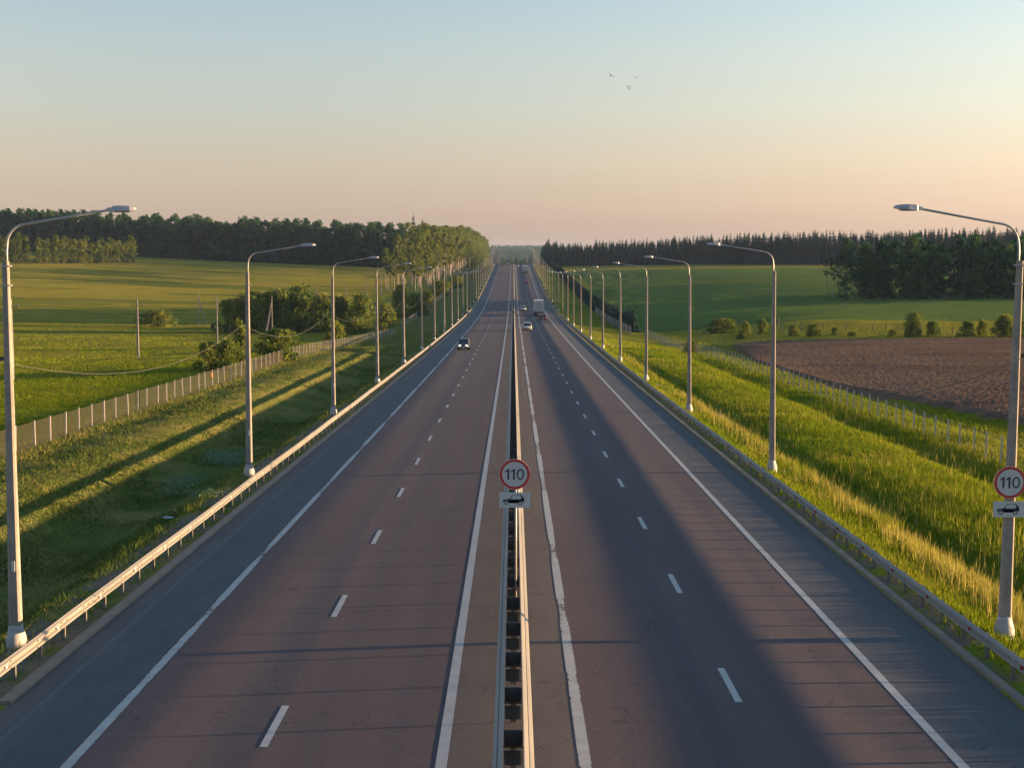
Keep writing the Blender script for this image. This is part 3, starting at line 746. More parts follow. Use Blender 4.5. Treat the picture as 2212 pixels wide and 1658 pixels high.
class Pool:
    """first placement uses the prototype, later ones are copies"""
    def __init__(s, protos): s.p = protos; s.used = [False] * len(protos)
    def get(s):
        i = random.randrange(len(s.p))
        if s.used[i]: return copy_tree(s.p[i])
        s.used[i] = True; return s.p[i]
    def finish(s):
        for u, p in zip(s.used, s.p):
            if not u:
                for c in list(p.children): bpy.data.objects.remove(c)
                bpy.data.objects.remove(p)


def joined(name, meshes, places, label):
    """a deep wood nobody could count: one object"""
    Vs, Fs, ms, vs = [], [], [], []; b = 0
    data = []
    for me in meshes:
        V = np.empty(len(me.vertices) * 3); me.vertices.foreach_get('co', V); F4 = np.empty(len(me.polygons) * 4, dtype=int); me.loops.foreach_get('vertex_index', F4)
        mi = np.empty(len(me.polygons), dtype=int); me.polygons.foreach_get('material_index', mi); vv = np.empty(len(me.vertices)); me.attributes['v'].data.foreach_get('value', vv)
        data.append((V.reshape(-1, 3), F4.reshape(-1, 4), mi, vv))
    P = np.array(places); Zs = H(P[:, 0], P[:, 1])
    for (x, y, s), z in zip(places, Zs):
        V, F4, mi, vv = data[random.randrange(len(data))]; a = random.uniform(0, 6.28); c, s_ = math.cos(a), math.sin(a)
        Q = np.stack([(V[:, 0] * c - V[:, 1] * s_) * s + x, (V[:, 0] * s_ + V[:, 1] * c) * s + y, V[:, 2] * s + z - .1], 1)
        Vs.append(Q); Fs.append(F4 + b); ms.append(mi); vs.append(np.clip(vv + random.uniform(-.12, .12), 0, 1)); b += len(Q)
    me0 = meshes[0]
    me = np_mesh(name, np.concatenate(Vs), np.concatenate(Fs), [me0.materials[0], me0.materials[1]], np.concatenate(ms), {'v': ('F', np.concatenate(vs))})
    return tag(link(name, me), label, None, None, 'stuff')


def lineup(P, step, jit=.35):
    """points at even spacing along a polyline"""
    out = []
    for (a, b) in zip(P[:-1], P[1:]):
        L = math.hypot(b[0] - a[0], b[1] - a[1]); n = max(1, int(L / step))
        for i in range(n): t = (i + random.uniform(-jit, jit)) / n; out.append((a[0] + (b[0] - a[0]) * t, a[1] + (b[1] - a[1]) * t))
    return out


def forests():
    bl = [one_mesh('broadleaf_tree', 'broad', 100 + i, 25 + 3 * (i % 3), 10.5 + i % 3, .85, 34, 66, 'leaf_dark', 'bark') for i in range(6)]
    bl_low = [one_mesh('wood', 'broad', 200 + i, 26 + 2 * i, 11, 1.5, 14, 46, 'leaf_dark', 'bark') for i in range(3)]
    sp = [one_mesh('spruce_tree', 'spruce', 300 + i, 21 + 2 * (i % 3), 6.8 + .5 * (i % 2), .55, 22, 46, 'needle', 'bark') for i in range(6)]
    sp_low = [one_mesh('wood', 'spruce', 400 + i, 20 + 2 * i, 7.6, .9, 15, 30, 'needle', 'bark') for i in range(3)]
    # --- left wood along the top of the hill
    edge = [(-330, 985), (-290, 968), (-230, 950), (-176, 934), (-120, 910), (-62, 880), (-50, 940), (-46, 1010)]
    for x, y in lineup(edge, 6.2):
        o = link('broadleaf_tree', random.choice(bl)); put(o, x + random.uniform(-2, 2), y + random.uniform(0, 5), random.uniform(.76, .93))
        tag(o, 'dark leafy tree in the front edge of the hilltop wood left of the road', 'tree', 'trees in the front edge of the left hilltop wood')
    us = [one_mesh('undergrowth_tree', 'broad', 150 + i, 9 + 2 * i, 8.5, .8, 26, 40, 'leaf_dark', 'bark') for i in range(3)]
    for x, y in lineup(edge[1:6], 7.5):
        o = link('undergrowth_tree', random.choice(us)); put(o, x, y - 4, random.uniform(.7, 1.2)); tag(o, 'low dark tree filling the foot of the hilltop wood edge', 'tree', 'low trees at the foot of the left hilltop wood')
    pl = []
    for k in range(1, 9):
        for x, y in lineup([(-400, 1000), (-290, 968), (-176, 934), (-62, 885)], 7): pl.append((x + random.uniform(-3, 3), y + k * 8 + random.uniform(-3, 3), random.uniform(.78, .95)))
    joined('wood', bl_low, pl, 'dense mixed wood behind the hilltop edge left of the road')
    for x, y, s in ((-107, 925, 1.28), (-73, 905, 1.32), (-70, 925, 1.25), (-60, 900, 1.34), (-56, 925, 1.36), (-175, 955, 1.25)):
        o = link('spruce_tree', random.choice(sp)); put(o, x, y, s); tag(o, 'pointed spruce rising above the crowns of the left hilltop wood', 'spruce', 'spruces rising above the left wood')
    # lower young trees at the far left corner
    yb = [one_mesh('young_tree', 'broad', 500 + i, 12 + i, 5.2, .55, 26, 44, 'leaf_light', 'bark') for i in range(3)]
    for x, y in lineup([(-262, 742), (-240, 752), (-218, 780), (-205, 815)], 3.2) + lineup([(-262, 760), (-235, 772), (-215, 800)], 3.6):
        o = link('young_tree', random.choice(yb)); put(o, x, y, random.uniform(.8, 1.1)); tag(o, 'low sunlit young tree in the thicket before the wood at far left', 'tree', 'young trees in the sunlit thicket at far left')
    # --- birches beside the road on the left: crown and trunk
    bp = Pool([two_part('birch_tree', 'birch', 600 + i, 20 + i, 6.0, .6, 32, 42, 'leaf_light', 'birchbark') for i in range(5)])
    for row, (dx, n0) in enumerate(((0, 1), (-7, 1), (-14, 1))):
        for x, y in lineup([(-43 + dx, 640 + 6 * row), (-36 + dx, 760), (-33 + dx, 880), (-30 + dx, 1010)], 9 + row * 2):
            o = bp.get(); put(o, x + random.uniform(-2, 2), y + random.uniform(-3, 3), random.uniform(.8, 1.05) * (1 if y > 700 else .82), 0)
            tag(o, 'white-trunked birch in the roadside belt left of the highway', 'birch', 'birches in the left roadside belt')
    bp.finish()
    tb = [one_mesh('tall_leafy_tree', 'broad', 700 + i, 28 + i, 9.5, .75, 32, 60, 'leaf_light', 'bark') for i in range(3)]
    for x, y in lineup([(-52, 800), (-46, 900), (-40, 1050), (-34, 1300), (-29, 1640)], 9) + lineup([(-60, 850), (-55, 1000), (-48, 1280)], 13):
        o = link('tall_leafy_tree', random.choice(tb)); put(o, x, y, random.uniform(.80, .98) * (1 if y < 1100 else 1.12), None); tag(o, 'tall sunlit leafy tree behind the birches left of the highway', 'tree', 'tall trees behind the left birches')
    # --- right spruce wood across the horizon
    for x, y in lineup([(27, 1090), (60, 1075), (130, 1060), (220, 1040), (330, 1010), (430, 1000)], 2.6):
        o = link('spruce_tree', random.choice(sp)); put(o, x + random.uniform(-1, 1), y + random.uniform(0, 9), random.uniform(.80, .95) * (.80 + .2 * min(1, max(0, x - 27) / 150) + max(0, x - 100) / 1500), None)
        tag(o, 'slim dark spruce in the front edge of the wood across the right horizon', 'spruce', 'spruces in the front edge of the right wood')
    pl = []
    for k in range(1, 7):
        for x, y in lineup([(27, 1090), (130, 1060), (330, 1010), (470, 1000)], 3.6): pl.append((x + random.uniform(-2, 2), y + k * 9 + random.uniform(-3, 3), random.uniform(.82, .98) * (.80 + .2 * min(1, max(0, x - 27) / 150) + max(0, x - 100) / 1500)))
    for x, y in lineup([(27, 1130), (27, 1420)], 6) + lineup([(33, 1130), (34, 1420)], 6): pl.append((x, y, random.uniform(.78, .95)))
    joined('spruce_wood', sp_low, pl, 'dense spruce wood behind the front edge on the right horizon')
    # --- nearer dark block on the right with its sparse birches
    for x, y in lineup([(107, 468), (128, 462), (160, 455), (205, 448)], 4.4) + lineup([(113, 480), (121, 515)], 6.0):
        o = link('broadleaf_tree', random.choice(bl)); put(o, x + random.uniform(-1.5, 1.5), y + random.uniform(-1, 4), random.uniform(.50, .64)); tag(o, 'dark leafy tree at the edge of the nearer wood on the right', 'tree', 'trees at the edge of the nearer right wood')
    pl = []
    for k in range(1, 6):
        for x, y in lineup([(110, 468), (160, 458), (240, 448)], 6.5):
            if x > .242 * (y + k * 10): pl.append((x + random.uniform(-3, 3), y + k * 10 + random.uniform(-3, 3), random.uniform(.52, .68)))
    joined('wood', bl_low, pl, 'dark leafy wood behind the nearer edge on the right')
    sb = Pool([two_part('slender_birch', 'birch', 800 + i, 15 + i, 4.0, .5, 20, 26, 'leaf_dark', 'birchbark') for i in range(3)])
    for px, py, s in ((1786, 643, .95), (1800, 645, .85), (1812, 642, .92), (1828, 646, .9), (1842, 644, .8)):
        p = hit(px, py); o = sb.get(); put(o, p.x, p.y, s); tag(o, 'thin see-through birch standing just left of the nearer right wood', 'birch', 'thin birches beside the nearer right wood')
    sb.finish()
    # far trees in the dip beyond the crest and the hazy ridge
    pl = []
    for x, y in lineup([(-14, 1750), (0, 1800), (28, 1750)], 3) + lineup([(-6, 1770), (26, 1790)], 4): pl.append((x, y, random.uniform(.34, .50)))
    joined('distant_wood', bl_low, pl, 'hazy clump of trees in the dip beyond the crest of the road')
    pl = []
    for k in range(34):
        yk = 3350 + 54 * k
        for x, y in lineup([(-.045 * yk, yk), (.045 * yk, yk)], 11): pl.append((x, y + random.uniform(-25, 25), random.uniform(.55, .72)))
    joined('ridge_forest', bl_low, pl, 'forest covering the hazy blue ridge at the horizon')
    # dark clipped hedge of spruces on the right
    hs = [one_mesh('hedge_spruce', 'spruce', 900 + i, 5.6, 4.2, .4, 24, 24, 'needle', 'bark') for i in range(4)]
    x0, y0 = 26.5, 332
    for x, y in lineup([(26.5, 332), (27, 700), (27, 1080)], 2.5, .2):
        o = link('hedge_spruce', random.choice(hs)); put(o, x + random.uniform(-.3, .3), y, random.uniform(.9, 1.1), None, random.uniform(.62, .78) if y > 345 else .95); tag(o, 'small dark spruce in the unbroken hedge row right of the road', 'spruce', 'spruces of the roadside hedge row')


forests()


def bushes():
    pr = Pool([two_part('bush', 'bush', 1000 + i, 5.0, 7.0, .34, 60, 60, 'leaf_bush', 'bark') for i in range(6)])
    #      x,   foot y, width px, height px, label
    B = [(340, 706, 84, 30, 'low round dark bush alone in the left field'),
         (455, 800, 76, 50, 'dark round bush by the left fence, leftmost of the three there'),
         (520, 795, 50, 84, 'tall narrow bush by the left fence behind the second lamp'),
         (492, 800, 60, 56, 'bush by the left fence between the round one and the narrow one'),
         (600, 784, 94, 60, 'spreading sunlit bush by the left fence right of the second lamp'),
         (505, 719, 90, 58, 'dark bush forming the left end of the big thicket'), (545, 719, 80, 72, 'tall dark bush in the thicket behind the wired pole'),
         (600, 718, 90, 74, 'broad bush in the thicket just right of the twin-strutted pole'), (648, 716, 90, 80, 'large domed bush with bright top in the middle of the thicket'),
         (655, 672, 84, 36, 'flat-topped dark tree crown rising behind the thicket'), (695, 718, 80, 66, 'leafy bush in the thicket left of the third lamp'),
         (738, 716, 70, 62, 'sunlit bush in the thicket right of the third lamp'), (780, 716, 64, 66, 'tall bush closing the thicket on its right'),
         (722, 745, 54, 44, 'small bush in front of the thicket at the foot of the fence'), (768, 722, 60, 30, 'low bush at the fence below the thicket'),
         (836, 712, 44, 46, 'round olive bush between the fourth and fifth left lamps'), (828, 726, 30, 24, 'small low bush below the round olive one'),
         (868, 686, 50, 58, 'leafy bush left of the birches near the fence'), (898, 684, 56, 40, 'wide low bush below the birches'), (922, 666, 36, 34, 'small bush at the right end below the birches'),
         (955, 640, 50, 30, 'dark shrub under the roadside birches'), (985, 622, 40, 24, 'dark shrub further along under the roadside birches'),
         (1560, 719, 80, 28, 'long dark bush in the yellow strip of the right field'), (1610, 722, 28, 26, 'paler bush adjoining the long dark bush'), (1647, 724, 32, 32, 'round bush just left of the second right lamp'),
         (1600, 733, 26, 10, 'tiny green tuft in front of the long dark bush'), (1496, 764, 50, 26, 'bush growing through the right fence beside the third lamp'),
         (1714, 725, 27, 21, 'small round bush right of the second right lamp'), (1757, 726, 36, 23, 'round dark bush in the hedge line, next to the small one'), (1805, 723, 24, 16, 'tiny bush in the hedge line left of the sloping post'),
         (1840, 726, 24, 9, 'low weedy tuft in the hedge line'), (1928, 726, 26, 13, 'low shrub at the foot of the tall hedge-line bush'), (1971, 727, 44, 47, 'tallest bright bush in the right hedge line'),
         (2014, 726, 36, 30, 'rounded bush right of the tallest hedge-line bush'), (2088, 727, 42, 32, 'broad dark bush in the hedge line left of the first right lamp'), (2122, 727, 30, 33, 'bush touching the broad dark one in the hedge line'),
         (2168, 728, 56, 44, 'big bush in the hedge line just behind the first right lamp'), (2205, 728, 40, 34, 'bush at the right frame edge in the hedge line')]
    for px, py, w, h, lab in B:
        p = hit(px, py); k = p.y / 3220.0; o = pr.get(); w *= 1.2 if 480 < px < 800 else 1.15; h *= 1.22 if px < 900 else 1.1; o.location = (p.x, p.y, p.z - .1); o.rotation_euler = (0, 0, random.uniform(0, 6.28)); o.scale = (w * k / 7.0, w * k / 7.0 * .9, h * k / 5.0)
        tag(o, lab, 'bush', 'bushes of the hedge line and fields' if px > 1200 else 'bushes beside the left field')
    pr.finish()


bushes()

# ------------------------------------------------------------------ street lamps
ORD = ['', 'first', 'second', 'third', 'fourth', 'fifth', 'sixth', 'seventh', 'eighth', 'ninth', 'tenth', 'eleventh', 'twelfth', 'thirteenth', 'fourteenth', 'fifteenth', 'sixteenth', 'seventeenth', 'eighteenth', 'nineteenth', 'twentieth']


def lamp_proto():
    r = empty('street_lamp')
    m_ = MB(); hh = 10.2      # tapered concrete post, chamfered rectangle in plan
    def ring(z, a, b, c): return [(-a + c, -b, z), (a - c, -b, z), (a, -b + c, z), (a, b - c, z), (a - c, b, z), (-a + c, b, z), (-a, b - c, z), (-a, -b + c, z)]
    m_.rings([ring(-.3, .165, .150, .05), ring(5, .118, .105, .04), ring(hh, .082, .074, .03)])
    m_.build('post', M['pole'], r)
    c = MB(); c.lathe([(-.4, .27), (.22, .27), (.30, .255), (.52, .19), (.58, .185), (.60, .15)], 14); c.build('base_collar', M['collar'], r, True)
    a = MB(); pts = [(0.035, 0, hh - .9), (0.035, 0, hh + .25), (.05, 0, hh + .42)]
    for k in range(1, 8):
        t = k / 7 * R(78); pts.append((.05 + .52 * (1 - math.cos(t)), 0, hh + .42 + .55 * math.sin(t)))
    e = pts[-1]; pts += [(e[0] + 1.2, 0, e[2] + .20), (e[0] + 2.32, 0, e[2] + .39)]
    a.tube(pts, .031, 8); a.build('arm', M['galv'], r, True)
    tip = pts[-1]; hd = MB(); L = .62
    def hr(x, w, z0, z1): return [(tip[0] + x, -w, tip[2] + z0), (tip[0] + x, w, tip[2] + z0), (tip[0] + x, w * .75, tip[2] + z1), (tip[0] + x, 0, tip[2] + z1 + .012), (tip[0] + x, -w * .75, tip[2] + z1)]
    hd.rings([hr(-.14, .035, -.05, .03), hr(-.02, .05, -.06, .05), hr(.03, .13, -.055, .085), hr(.25, .16, -.045, .095), hr(.48, .14, -.03, .08), hr(L - .04, .08, -.015, .055), hr(L, .04, .0, .035)])
    h_ = hd.build('lamp_head', M['galv'], r, False)
    MB().box(tip[0] + .06, tip[0] + .46, -.10, .10, tip[2] - .072, tip[2] - .044).build('lens', M['glass'], h_)
    for z in (hh - .12, hh - .62):
        b = MB(); b.box(-.11, .11, -.115, -.085, z - .02, z + .02); b.box(-.11, .11, .085, .115, z - .02, z + .02); b.tube([(-.12, -.1, z), (-.12, .1, z)], .02, 6); b.tube([(.12, -.1, z), (.12, .1, z)], .02, 6)
        b.build('clamp', M['galv'], r)
    k = MB(); k.box(-.24, -.09, -.03, .03, 7.62, 7.72); k.tube([(-.24, 0, 7.60), (-.24, 0, 7.84)], .03, 6); k.build('cable_hook', M['iron'], r)
    MB().box(-.02, .06, -.162, -.138, 2.05, 2.33).build('number_sticker', M['white'], r)
    return r


LX = 13.15
lp = lamp_proto(); LY = {-1: [], 1: []}; first = True
LXS = {-1: [13.22, 13.26, 13.28, 13.24], 1: [13.34, 13.19, 13.16, 13.1]}
for s, y0, dy in ((-1, 38.9, 35.3), (1, 39.8, 35.6)):
    for i in range(41):
        y = y0 + dy * i; x = s * LXS[s][min(i, 3)]
        o = lp if first else copy_tree(lp); first = False
        o.location = (x, y, h1(x, y)); o.rotation_euler = (random.uniform(-.006, .006), random.uniform(-.006, .006), random.uniform(-.03, .03) + 0 if s < 0 else math.pi)
        if i == 0 and s > 0: o.rotation_euler[1] = -.014
        LY[s].append(o.location.copy()); side = 'left' if s < 0 else 'right'
        if i == 0: lab = f'nearest and tallest grey concrete street lamp at the {side} frame edge'
        elif i < 18: lab = f'concrete street lamp with curved arm, {ORD[i + 1]} from the camera in the {side} row'
        else: lab = f'tiny distant street lamp near the crest in the {side} row'
        tag(o, lab, 'street lamp', f'street lamps in the row {side} of the road')


def cables():
    for s in (-1, 1):
        m_ = MB(); P = LY[s]
        for k, (a, b) in enumerate(zip(P[:22], P[1:23])):
            pts = []; ns = 14 if k < 6 else 8
            for i in range(ns + 1):
                t = i / ns; p = a.lerp(b, t); pts.append((p.x + s * .24, p.y, p.z + 7.6 - (1.15 if s < 0 else 2.0) * 4 * t * (1 - t)))
            m_.tube(pts, .009, 5)
        m_.tube([(P[0].x + s * .24, P[0].y - 32 + 32 * t, P[0].z + 7.6 + .5 * (1 - t) - 5 * t * (1 - t)) for t in [i / 10 for i in range(11)]], .011, 5)
        tag(m_.build('overhead_cable', M['cable'], None, True), f'thin grey cable sagging between the lamp posts in the {"left" if s < 0 else "right"} row', 'cable')


cables()

# ------------------------------------------------------------------ guardrails and median barrier
WPROF0 = [(-.015, .155), (.0, .155), (.012, .14), (.075, .11), (.083, .085), (.075, .06), (.012, .03), (.0, .0), (.012, -.03), (.075, -.06), (.083, -.085), (.075, -.11), (.012, -.14), (.0, -.155), (-.015, -.155)]


def beam(xc, facing, zc, y0, y1, name, parent, lean=0.0, wig=0.0, prof=None):
    WPROF = prof or WPROF0
    ys = np.concatenate([np.arange(y0, 200, 4.0), np.arange(200, y1, 10.0)]); rs = []
    for y in ys:
        z = float(zr(y)) - .0145 * abs(xc) + zc; wx = wig * math.sin(y * .9) + wig * math.sin(y * .23 + 1)
        outer = [(xc + wx + facing * (p + lean * (-q)), y, z + q) for p, q in WPROF]
        inner = [(xc + wx + facing * (p - .006 + lean * (-q)), y, z + q) for p, q in reversed(WPROF)]
        rs.append(outer + inner)
    return MB().rings(rs).build(name, M['rail'], parent)


def guardrail(s):
    side = 'left' if s < 0 else 'right'; x = s * 12.0
    g_ = empty('guardrail', (0, 0, 0)); tag(g_, f'galvanised steel guardrail on short posts along the {side} edge of the road', 'guardrail')
    bm_ = beam(x - s * .0, -s, .60, -20, 1300, 'rail_beam', g_, wig=.012)
    # lap joints with bolts, every 4 m near the camera
    pm = MB(); pm.box(-.05, .05, -.045, .045, -.35, .70); pm.box(-.12, .02, -.04, .04, .48, .68) if s > 0 else pm.box(-.02, .12, -.04, .04, .48, .68); me = pm.mesh('rail_post', M['post'])
    for i in range(100):
        y = 27.4 + 2 * i; o = link('rail_post', me, g_); o.location = (x + s * .11, y, float(zr(y)) - .17)
    far = MB()
    for i in range(100, 600):
        y = 27.4 + 2 * i; z = float(zr(y)) - .17; far.box(x + s * .06, x + s * .16, y - .03, y + .03, z - .3, z + .7)
    tag(far.build('rail_post', M['post'], g_), None, None, None, 'stuff')
    rf = MB(); rf.lathe([(-.0, .05), (.012, .05)], 6); me = rf.mesh('reflector', M['redref' if s > 0 else 'whiteref'])
    if s > 0:
        rf = MB(); rf.add([(-.045, -.05, -.055), (.045, -.05, -.055), (.045, -.05, .06), (-.045, -.05, .06), (0, .05, -.055), (0, .05, .06)], [(0, 1, 2, 3), (0, 4, 1), (3, 2, 5), (0, 3, 5, 4), (1, 4, 5, 2)]); me = rf.mesh('reflector', M['redref'])
    else:
        rf = MB(); rf.tube([(0, 0, 0), (.03, 0, 0)], .052, 6); me = rf.mesh('reflector', M['whiteref'])
    for i in range(60):
        y = 30.4 + 4 * i; o = link('reflector', me, g_); o.location = (x - s * .035, y, float(zr(y)) - .17 + .60)
    bt = MB(); bt.tube([(0, 0, 0), (-s * .025, 0, 0)], .018, 5); me = bt.mesh('bolt', M['iron'])
    for i in range(22):
        for dz, dx in ((.085, .085), (-.085, .085)):
            y = 28.6 + 2 * i; o = link('bolt', me, g_); o.location = (x - s * dx, y, float(zr(y)) - .17 + .60 + dz)


guardrail(-1); guardrail(1)


def median():
    g_ = empty('median_barrier', (0, 0, 0)); tag(g_, 'double-sided steel crash barrier with black rubber blocks between the carriageways', 'barrier')
    for s, nm in ((-1, 'left_rail_beam'), (1, 'right_rail_beam')):
        beam(s * .200, s, .665, -20, 1300, nm, g_, prof=[(0, .115), (.012, .112), (.08, .06), (.09, .03), (.085, 0), (.07, -.03), (0, -.04)])
        beam(s * .300, s, .570, -20, 1300, 'lower_' + nm, g_, prof=[(0, .07), (.012, .075), (.08, .03), (.09, 0), (.085, -.03), (.07, -.07), (0, -.10)])
    pm = MB(); pm.box(-.06, .06, -.012, .012, -.1, .76); mp = pm.mesh('barrier_post', M['post'])
    def drum(z0, z1):
        m_ = MB(); pr = [(z0, .10), (z0 + .012, .145), (z1 - .012, .15), (z1, .12)]
        rs = []
        for z, r_ in pr: rs.append([((r_ * (1 + .055 * (k % 2)) + .03) * math.cos(2 * math.pi * k / 28) * 1.0, (r_ * (1 + .08 * (k % 2))) * .12 * math.sin(2 * math.pi * k / 28), z) for k in range(28)])
        m_.rings(rs); return m_
    mu = drum(.46, .79).mesh('rubber_block', M['drum']); ml = drum(.08, .38).mesh('rubber_block', M['drum'])
    arm_ = MB(); arm_.box(-.21, .21, -.012, .012, .40, .445); ma = arm_.mesh('spacer_bracket', M['post'])
    for i in range(100):
        y = 25.2 + 3.07 * i; z = float(zr(y))
        for nm, me in (('barrier_post', mp), ('rubber_block', mu), ('spacer_bracket', ma)):
            o = link(nm, me, g_); o.location = (0, y + (.07 if nm != 'rubber_block' else 0), z)
        if i < 40: o = link('lower_rubber_block', ml, g_); o.location = (0, y, z)
    far = MB(); fb = MB()
    for i in range(100, 400):
        y = 25.2 + 3.07 * i; z = float(zr(y)); fb.box(-.17, .17, y - .05, y + .05, z + .1, z + .78); far.box(-.05, .05, y + .15, y + .2, z - .1, z + .76)
    tag(fb.build('rubber_block', M['drum'], g_), None, None, None, 'stuff'); tag(far.build('barrier_post', M['post'], g_), None, None, None, 'stuff')


median()

# ------------------------------------------------------------------ signs
def circle(r, n=40, cx=0, cz=0, rz=None): return [(cx + r * math.cos(2 * math.pi * k / n), cz + (rz or r) * math.sin(2 * math.pi * k / n)) for k in range(n)]


def ringpoly(m_, r0, r1, cx, cz, ya, yb, n=40, k0=1.0, k1=1.0, sl=0.0):
    """ring between radii r0<r1 (k = z stretch, sl = slant) as solid"""
    for k in range(n):
        a, b = 2 * math.pi * k / n, 2 * math.pi * (k + 1) / n; q = []
        for (r_, kk, t) in ((r0, k0, a), (r1, k1, a), (r1, k1, b), (r0, k0, b)):
            z = r_ * kk * math.sin(t); q.append((cx + r_ * math.cos(t) + sl * z, cz + z))
        m_.poly(q, ya, yb)


def speed_sign(cx, cy, cz, par, D=.90):
    """round 110 sign facing -Y with its centre at cx, cz"""
    r_ = D / 2; m_ = MB(); m_.poly(circle(r_, 48, cx, cz), cy, cy + .02); f = m_.build('sign_disc', M['rim'], par)
    b = MB(); ringpoly(b, r_ * .815, r_ * .975, cx, cz, cy - .004, cy, 48); b.build('red_ring', M['red'], f)
    w = MB(); w.poly(circle(r_ * .822, 48, cx, cz), cy - .002, cy); w.build('white_field', M['white'], f)
    d = MB(); k = D / .90; y0, y1 = cy - .006, cy - .002; hz = .155 * k; sw = .026 * k
    for xo in (-.185, -.02):
        x = cx + xo * k; sl = .004 * k
        d.poly([(x - sw - sl, cz - hz), (x + sw - sl, cz - hz), (x + sw + sl, cz + hz), (x - sw * .6 + sl, cz + hz), (x - .098 * k, cz + hz * .56), (x - .098 * k, cz + hz * .36), (x - sw + sl * .3, cz + hz * .60)], y0, y1)
    ringpoly(d, .065 * k, .107 * k, cx + .165 * k, cz, y0, y1, 32, 1.84, 1.51, .02)
    d.build('numeral', M['black'], f); return f


def car_plate(cx, cy, cz, par, Wd=.90, Hh=.45):
    def rr(w, h, c): return [(cx + sx * (w - c) + c * math.cos(a), cz + sz * (h - c) + c * math.sin(a)) for sx, sz, a0 in ((1, 1, 0), (-1, 1, 90), (-1, -1, 180), (1, -1, 270)) for a in [R(a0 + t) for t in (0, 30, 60, 90)]]
    p = MB(); p.poly(rr(Wd / 2, Hh / 2, .03), cy, cy + .015); f = p.build('sign_plate', M['white'], par)
    k = Wd / .90; q = MB(); y0, y1 = cy - .005, cy
    def P(*pts): q.poly([(cx + (x / 808 - .5) * .90 * k, cz + (.5 - z / 390) * .433 * k) for x, z in pts], y0, y1)
    # pictogram of a hatchback car drawn in the units of the plate (808 x 390)
    P((100, 245), (98, 200), (112, 182), (230, 170), (262, 160), (296, 172), (640, 172), (650, 190), (630, 215), (600, 222), (480, 270), (250, 270), (235, 240), (200, 215), (160, 218), (130, 240), (112, 258))
    P((235, 172), (262, 160), (350, 58), (372, 52), (372, 64), (360, 70), (300, 142), (308, 166), (296, 174))
    P((362, 52), (555, 52), (575, 62), (572, 74), (540, 64), (372, 64))
    P((548, 52), (572, 56), (650, 145), (652, 195), (642, 250), (622, 262), (600, 225), (560, 190), (572, 160), (578, 130), (566, 92), (545, 66))
    P((250, 200), (610, 200), (612, 222), (590, 215), (545, 212), (500, 230), (484, 272), (252, 272))
    q.build('car_pictogram', M['black'], f)
    wv = MB()
    for x in (184, 548):
        ringpoly(wv, .038 * k, .058 * k, cx + (x / 808 - .5) * .90 * k, cz + (.5 - 275 / 390) * .433 * k, y0 - .001, y1, 24)
    wv.build('wheel_pictogram', M['black'], f)
    return f


def signs():
    p = at(1112, 1024, 43.0); q = at(1112, 1079.5, 43.0); r_ = empty('speed_limit_sign', (p.x, 43.0, float(zr(43.0))))
    tag(r_, 'round red-edged 110 sign over a car plate standing on the median barrier', 'road sign', 'round 110 signs with a car plate')
    z0 = float(zr(43.0)); speed_sign(0, 0, p.z - z0, r_); car_plate(0, 0, q.z - z0, r_)
    m_ = MB(); m_.tube([(.035, .05, 0), (.035, .05, p.z - z0 + .3)], .03, 10); m_.build('sign_post', M['fpost'], r_, True)
    l = LY[1][0]; Y = l.y - .19; p = at(2182, 1041.5, Y); q = at(2181, 1099.5, Y); r_ = empty('speed_limit_sign', (p.x, Y, l.z))
    tag(r_, 'round red-edged 110 sign over a car plate strapped to the nearest right lamp', 'road sign', 'round 110 signs with a car plate')
    speed_sign(0, 0, p.z - l.z, r_, .87); car_plate(0, 0, q.z - l.z, r_, .86, .43)
    b = MB()
    for dz in (.2, -.2): b.box(l.x - p.x - .16, l.x - p.x + .16, .02, .06, p.z - l.z + dz - .02, p.z - l.z + dz + .02)
    b.build('mounting_band', M['galv'], r_)


signs()

# ------------------------------------------------------------------ fences
def wire_fence(x, y0, y1, step, hgt, label, wire, marker=None, jitter=.0, ends=None):
    f = empty('wire_fence', (x, y0, h1(x, y0))); tag(f, label, 'fence'); ox, oy, oz = f.location
    m_ = MB(); m_.box(-.042, .042, -.042, .042, -.2, hgt); me = m_.mesh('fence_post', M['fpost']); ys = np.arange(y0, y1, step); rest = MB(); tops = []
    for i, y in enumerate(ys):
        xx = x + random.uniform(-.06, .06); z = h1(xx, y)
        if i < 100:
            o = link('fence_post', me, f); o.location = (xx - ox, y + random.uniform(-.15, .15) - oy, z - oz); o.rotation_euler = (random.uniform(-.02, .02), random.uniform(-.025, .025), 0)
        else: rest.box(xx - ox - .03, xx - ox + .03, y - oy - .03, y - oy + .03, z - oz - .2, z - oz + hgt)
    if rest.v: tag(rest.build('fence_post', M['fpost'], f), None, None, None, 'stuff')
    rs = []
    for y in np.arange(y0, y1 + .1, step):
        z = h1(x, y); hv = hgt - .05 + random.uniform(-.03, .03)
        rs.append([(x + .04 - ox, y - oy, z - oz + .02), (x + .04 - ox, y - oy, z - oz + hv), (x + .045 - ox, y - oy, z - oz + hv), (x + .045 - ox, y - oy, z - oz + .02)])
    MB().rings(rs).build('mesh_panel', wire, f)
    if marker:
        p = at(marker[0], marker[1], marker[2]); o = MB().box(-.07, .07, -.06, .06, -.2, .2).build('marker_tag', M['orange'], f); o.location = (x - ox, marker[2] - oy, h1(x, marker[2]) - oz + 1.15); o['label'] = 'bright orange tag fixed near the post top'
    return f


